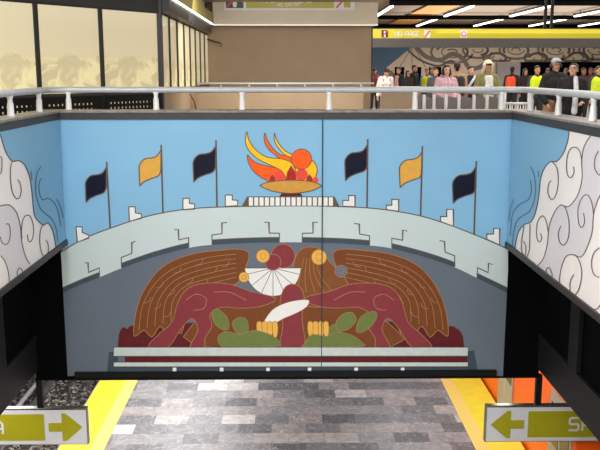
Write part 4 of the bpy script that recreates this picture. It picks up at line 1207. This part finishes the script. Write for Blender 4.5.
# man in green jacket looking at a phone
r, i = person('person in olive green jacket and white T-shirt looking down at a phone', place(487.5, 18.1), .15, 1.78, 'tan', (128, 124, 72), (110, 118, 130), hair='short', near=True, nod=.45, arms=(((.09, -.05, -.27), (-.12, -.26, -.24)), ((-.09, -.05, -.27), (.10, -.26, -.24))), shirt=(228, 226, 222), bulk=1.08)
hd, hq, s = i['hd'], i['hq'], i['s']
bm = bmesh.new(); ellipsoid(bm, hd((0, .05, .045)), (.107*s, .10*s, .115*s), hq); capsule(bm, hd((.085, .0, .06)), hd((.09, .01, -.1)), .03*s, .035*s); capsule(bm, hd((-.085, .0, .06)), hd((-.09, .01, -.1)), .03*s, .035*s)
capsule(bm, hd((.06, -.03, .12)), hd((-.06, -.03, .12)), .02, .02)
remesh(build('hood', bm, cloth((226, 218, 190)), r), .0085)
bm = bmesh.new(); c = (i['wr'][0]+i['wr'][1])/2 + Vector((0, -.10, .06)); box(bm, c.x-.04, c.x+.04, c.y-.06, c.y+.06, c.z-.006, c.z+.006)
tag(build('mobile_phone', bm, M['signblack'], bevel=.003), 'dark mobile phone held by the person in the olive jacket', 'phone'); 
o = bpy.data.objects['mobile_phone']; o.matrix_world = Matrix.Translation(r.location) @ Matrix.Rotation(.15, 4, 'Z')
# man with cap, dark puffer
r, i = person('person in a dark cap and black puffer jacket with tan trousers at the right railing', place(555.5, 15.9), .25, 1.80, 'tan', (34, 32, 34), (196, 150, 116), hair='short', near=True, bulk=1.22, turn=-.2, jl=1.1,
              arms=(((.07, .0, -.28), (.02, -.16, -.48)), ((-.09, .02, -.28), (-.06, -.15, -.46))), pose='walk')
cap_part(r, i, (190, 186, 186), (60, 50, 50))
hd, s, hq = i['hd'], i['s'], i['hq']
for sg in (1, -1):
    bm = bmesh.new(); ellipsoid(bm, hd((sg*.09, .012, 0)), (.022*s, .038*s, .042*s), hq); build('headphone', bm, cloth((60, 70, 74)), r, smooth=True)
# woman with glasses looking up
r, i = person('person with glasses, black coat and white scarf, looking up', place(573.5, 14.9), -.35, 1.70, 'light', (32, 30, 33), (30, 30, 34), hair='bun', near=True, bulk=1.2, nod=-.3, turn=-.15,
              arms=(((.09, -.02, -.27), (.02, -.23, -.34)), ((-.07, .0, -.28), (-.06, -.12, -.48))))
hd, s, hq, up = i['hd'], i['s'], i['hq'], i['up']
bm = bmesh.new()
for sg in (1, -1):
    pts = [hd((sg*.034 + .026*math.cos(a), -.098, .012 + .021*math.sin(a))) for a in [k*2*PI/14 for k in range(15)]]
    tube(bm, pts, .003, 5, caps=False); tube(bm, [hd((sg*.06, -.095, .015)), hd((sg*.08, .01, .01))], .003, 5)
tube(bm, [hd((-.008, -.1, .014)), hd((.008, -.1, .014))], .003, 5)
build('glasses', bm, cloth((120, 100, 130)), r)
bm = bmesh.new(); capsule(bm, up((.05, -.06, 1.44)), up((.07, -.17, 1.25)), .04, .045); capsule(bm, up((.07, -.17, 1.25)), up((.06, -.2, .85)), .045, .055); capsule(bm, up((.03, .05, 1.46)), up((.05, -.06, 1.44)), .035, .04)
remesh(build('scarf', bm, cloth((232, 228, 230)), r), .0085)
# person seen from behind with backpack
r, i = person('person seen from behind in a tan top with dark backpack beside the pink hoodie', place(457, 20.5), PI, 1.78, 'tan', (176, 146, 110), (50, 50, 60), hair='short')
pack_part(r, i, (54, 44, 44), size=.95)
# man with white strap behind green jacket
r, i = person('person in a dark top with a pale shoulder strap carrying a red bag', place(471, 21), -.2, 1.70, 'light', (44, 44, 52), (40, 40, 50), hair='short', turn=.5, arms=(((.0, -.12, -.24), (-.17, -.28, -.30)), ((-.05, .02, -.28), (-.06, -.06, -.52))))
up, s = i['up'], i['s']
bm = bmesh.new(); tube(bm, [up((.12, -.08, 1.45)), up((0, -.15, 1.25)), up((-.12, -.14, 1.05))], .03, 8); build('strap', bm, cloth((220, 220, 224)), r)
c = r.matrix_basis @ i['wr'][0] + Vector((0, -.02, -.36))
bm = bmesh.new(); capsule(bm, (c.x-.06, c.y, c.z-.05), (c.x+.06, c.y, c.z-.05), .10, .10); ellipsoid(bm, (c.x, c.y, c.z), (.13, .09, .10))
rt = empty('red_bag', 'bright red round bag seen through the barrier between two posts', 'bag'); remesh(build('bag_body', bm, cloth((222, 34, 62)), rt), .014)
bm = bmesh.new(); tube(bm, [(c.x-.08, c.y, c.z+.05), (c.x-.05, c.y, c.z+.29), (c.x+.05, c.y, c.z+.29), (c.x+.08, c.y, c.z+.05)], .01, 6); build('handle', bm, cloth((190, 30, 54)), rt)
r, i = person('person with dark hair in grey, half hidden behind the pink hoodie', place(436, 24), .1, 1.66, 'tan', (70, 66, 70), (40, 40, 50), hair='short')
# small crowd left
g = None
r, i = person('stooping person in a white jacket with red backpack straps', place(384.5, 25.5), .2, 1.70, 'tan', (224, 218, 214), (60, 60, 70), hair='short', lean=.35, nod=.5, bulk=1.15)
pack_part(r, i, (140, 40, 50), (196, 40, 50), .8)
r, i = person('person in a cap at the edge of the beige wall', place(374.8, 34), 0, 1.70, 'tan', (120, 50, 50), (50, 50, 60), hair='short'); cap_part(r, i, (40, 44, 60), (40, 44, 60))
r, i = person('person in a dark suit with pink tie and white shirt', place(399, 30), -.9, 1.72, 'light', (34, 38, 56), (34, 38, 56), hair='short', shirt=(222, 170, 180))
r, i = person('dark haired person in a dark jacket between two taller people at left', place(408, 29), .4, 1.60, 'tan', (44, 50, 46), (36, 36, 44), hair='long')
r, i = person('tall person in a black jacket left of the yellow vest', place(414.5, 30), .9, 1.80, 'tan', (30, 30, 34), (36, 36, 44), hair='short')
r, i = person('person in a yellow vest over blue in the small crowd', place(427, 31), 0, 1.68, 'tan', (70, 110, 170), (36, 40, 60), hair='short'); vest_part(r, i, (206, 214, 60))
r, i = person('person in a blue jacket beside the yellow vest', place(432, 32), .4, 1.72, 'tan', (44, 66, 130), (36, 40, 60), hair='short')
# right crowd
r, i = person('person in black with a bright orange backpack', place(512.5, 27), 2.7, 1.72, 'tan', (36, 36, 40), (36, 38, 48), hair='short'); pack_part(r, i, (240, 88, 46), size=1.0)
r, i = person('person in dark clothes beside the white gate in front of the dark opening', place(525.5, 29), .3, 1.66, 'light', (60, 50, 50), (36, 38, 48), hair='long')
r, i = person('person in a fluorescent yellow safety vest behind the person in the cap', place(537.5, 23), .1, 1.72, 'tan', (60, 60, 60), (36, 38, 48), hair='short'); vest_part(r, i, (214, 236, 30))
r, i = person('person in a fluorescent yellow safety vest at far right', place(599, 22), .1, 1.70, 'tan', (60, 60, 60), (36, 38, 48), hair='short'); vest_part(r, i, (206, 232, 40))
crowd = [(548, 30, (50, 40, 42)), (566, 31, (46, 44, 48)), (584, 26, (66, 36, 40)), (591, 28, (90, 46, 44)), (596, 31, (44, 40, 44))]
words = ['dark jacketed person just right of the nearer yellow vest, mostly hidden', 'dark jacketed person seen between the cap and the glasses wearers', 'person in dull maroon right of the glasses wearer', 'person in brownish red farther right in the back crowd', 'dark clothed person beside the far right yellow vest']
for (px, Y, c), wl in zip(crowd, words): person(wl, place(px, Y), random.uniform(-.5, .5), 1.68, 'brown', c, (36, 36, 42), hair='short', group='back crowd')
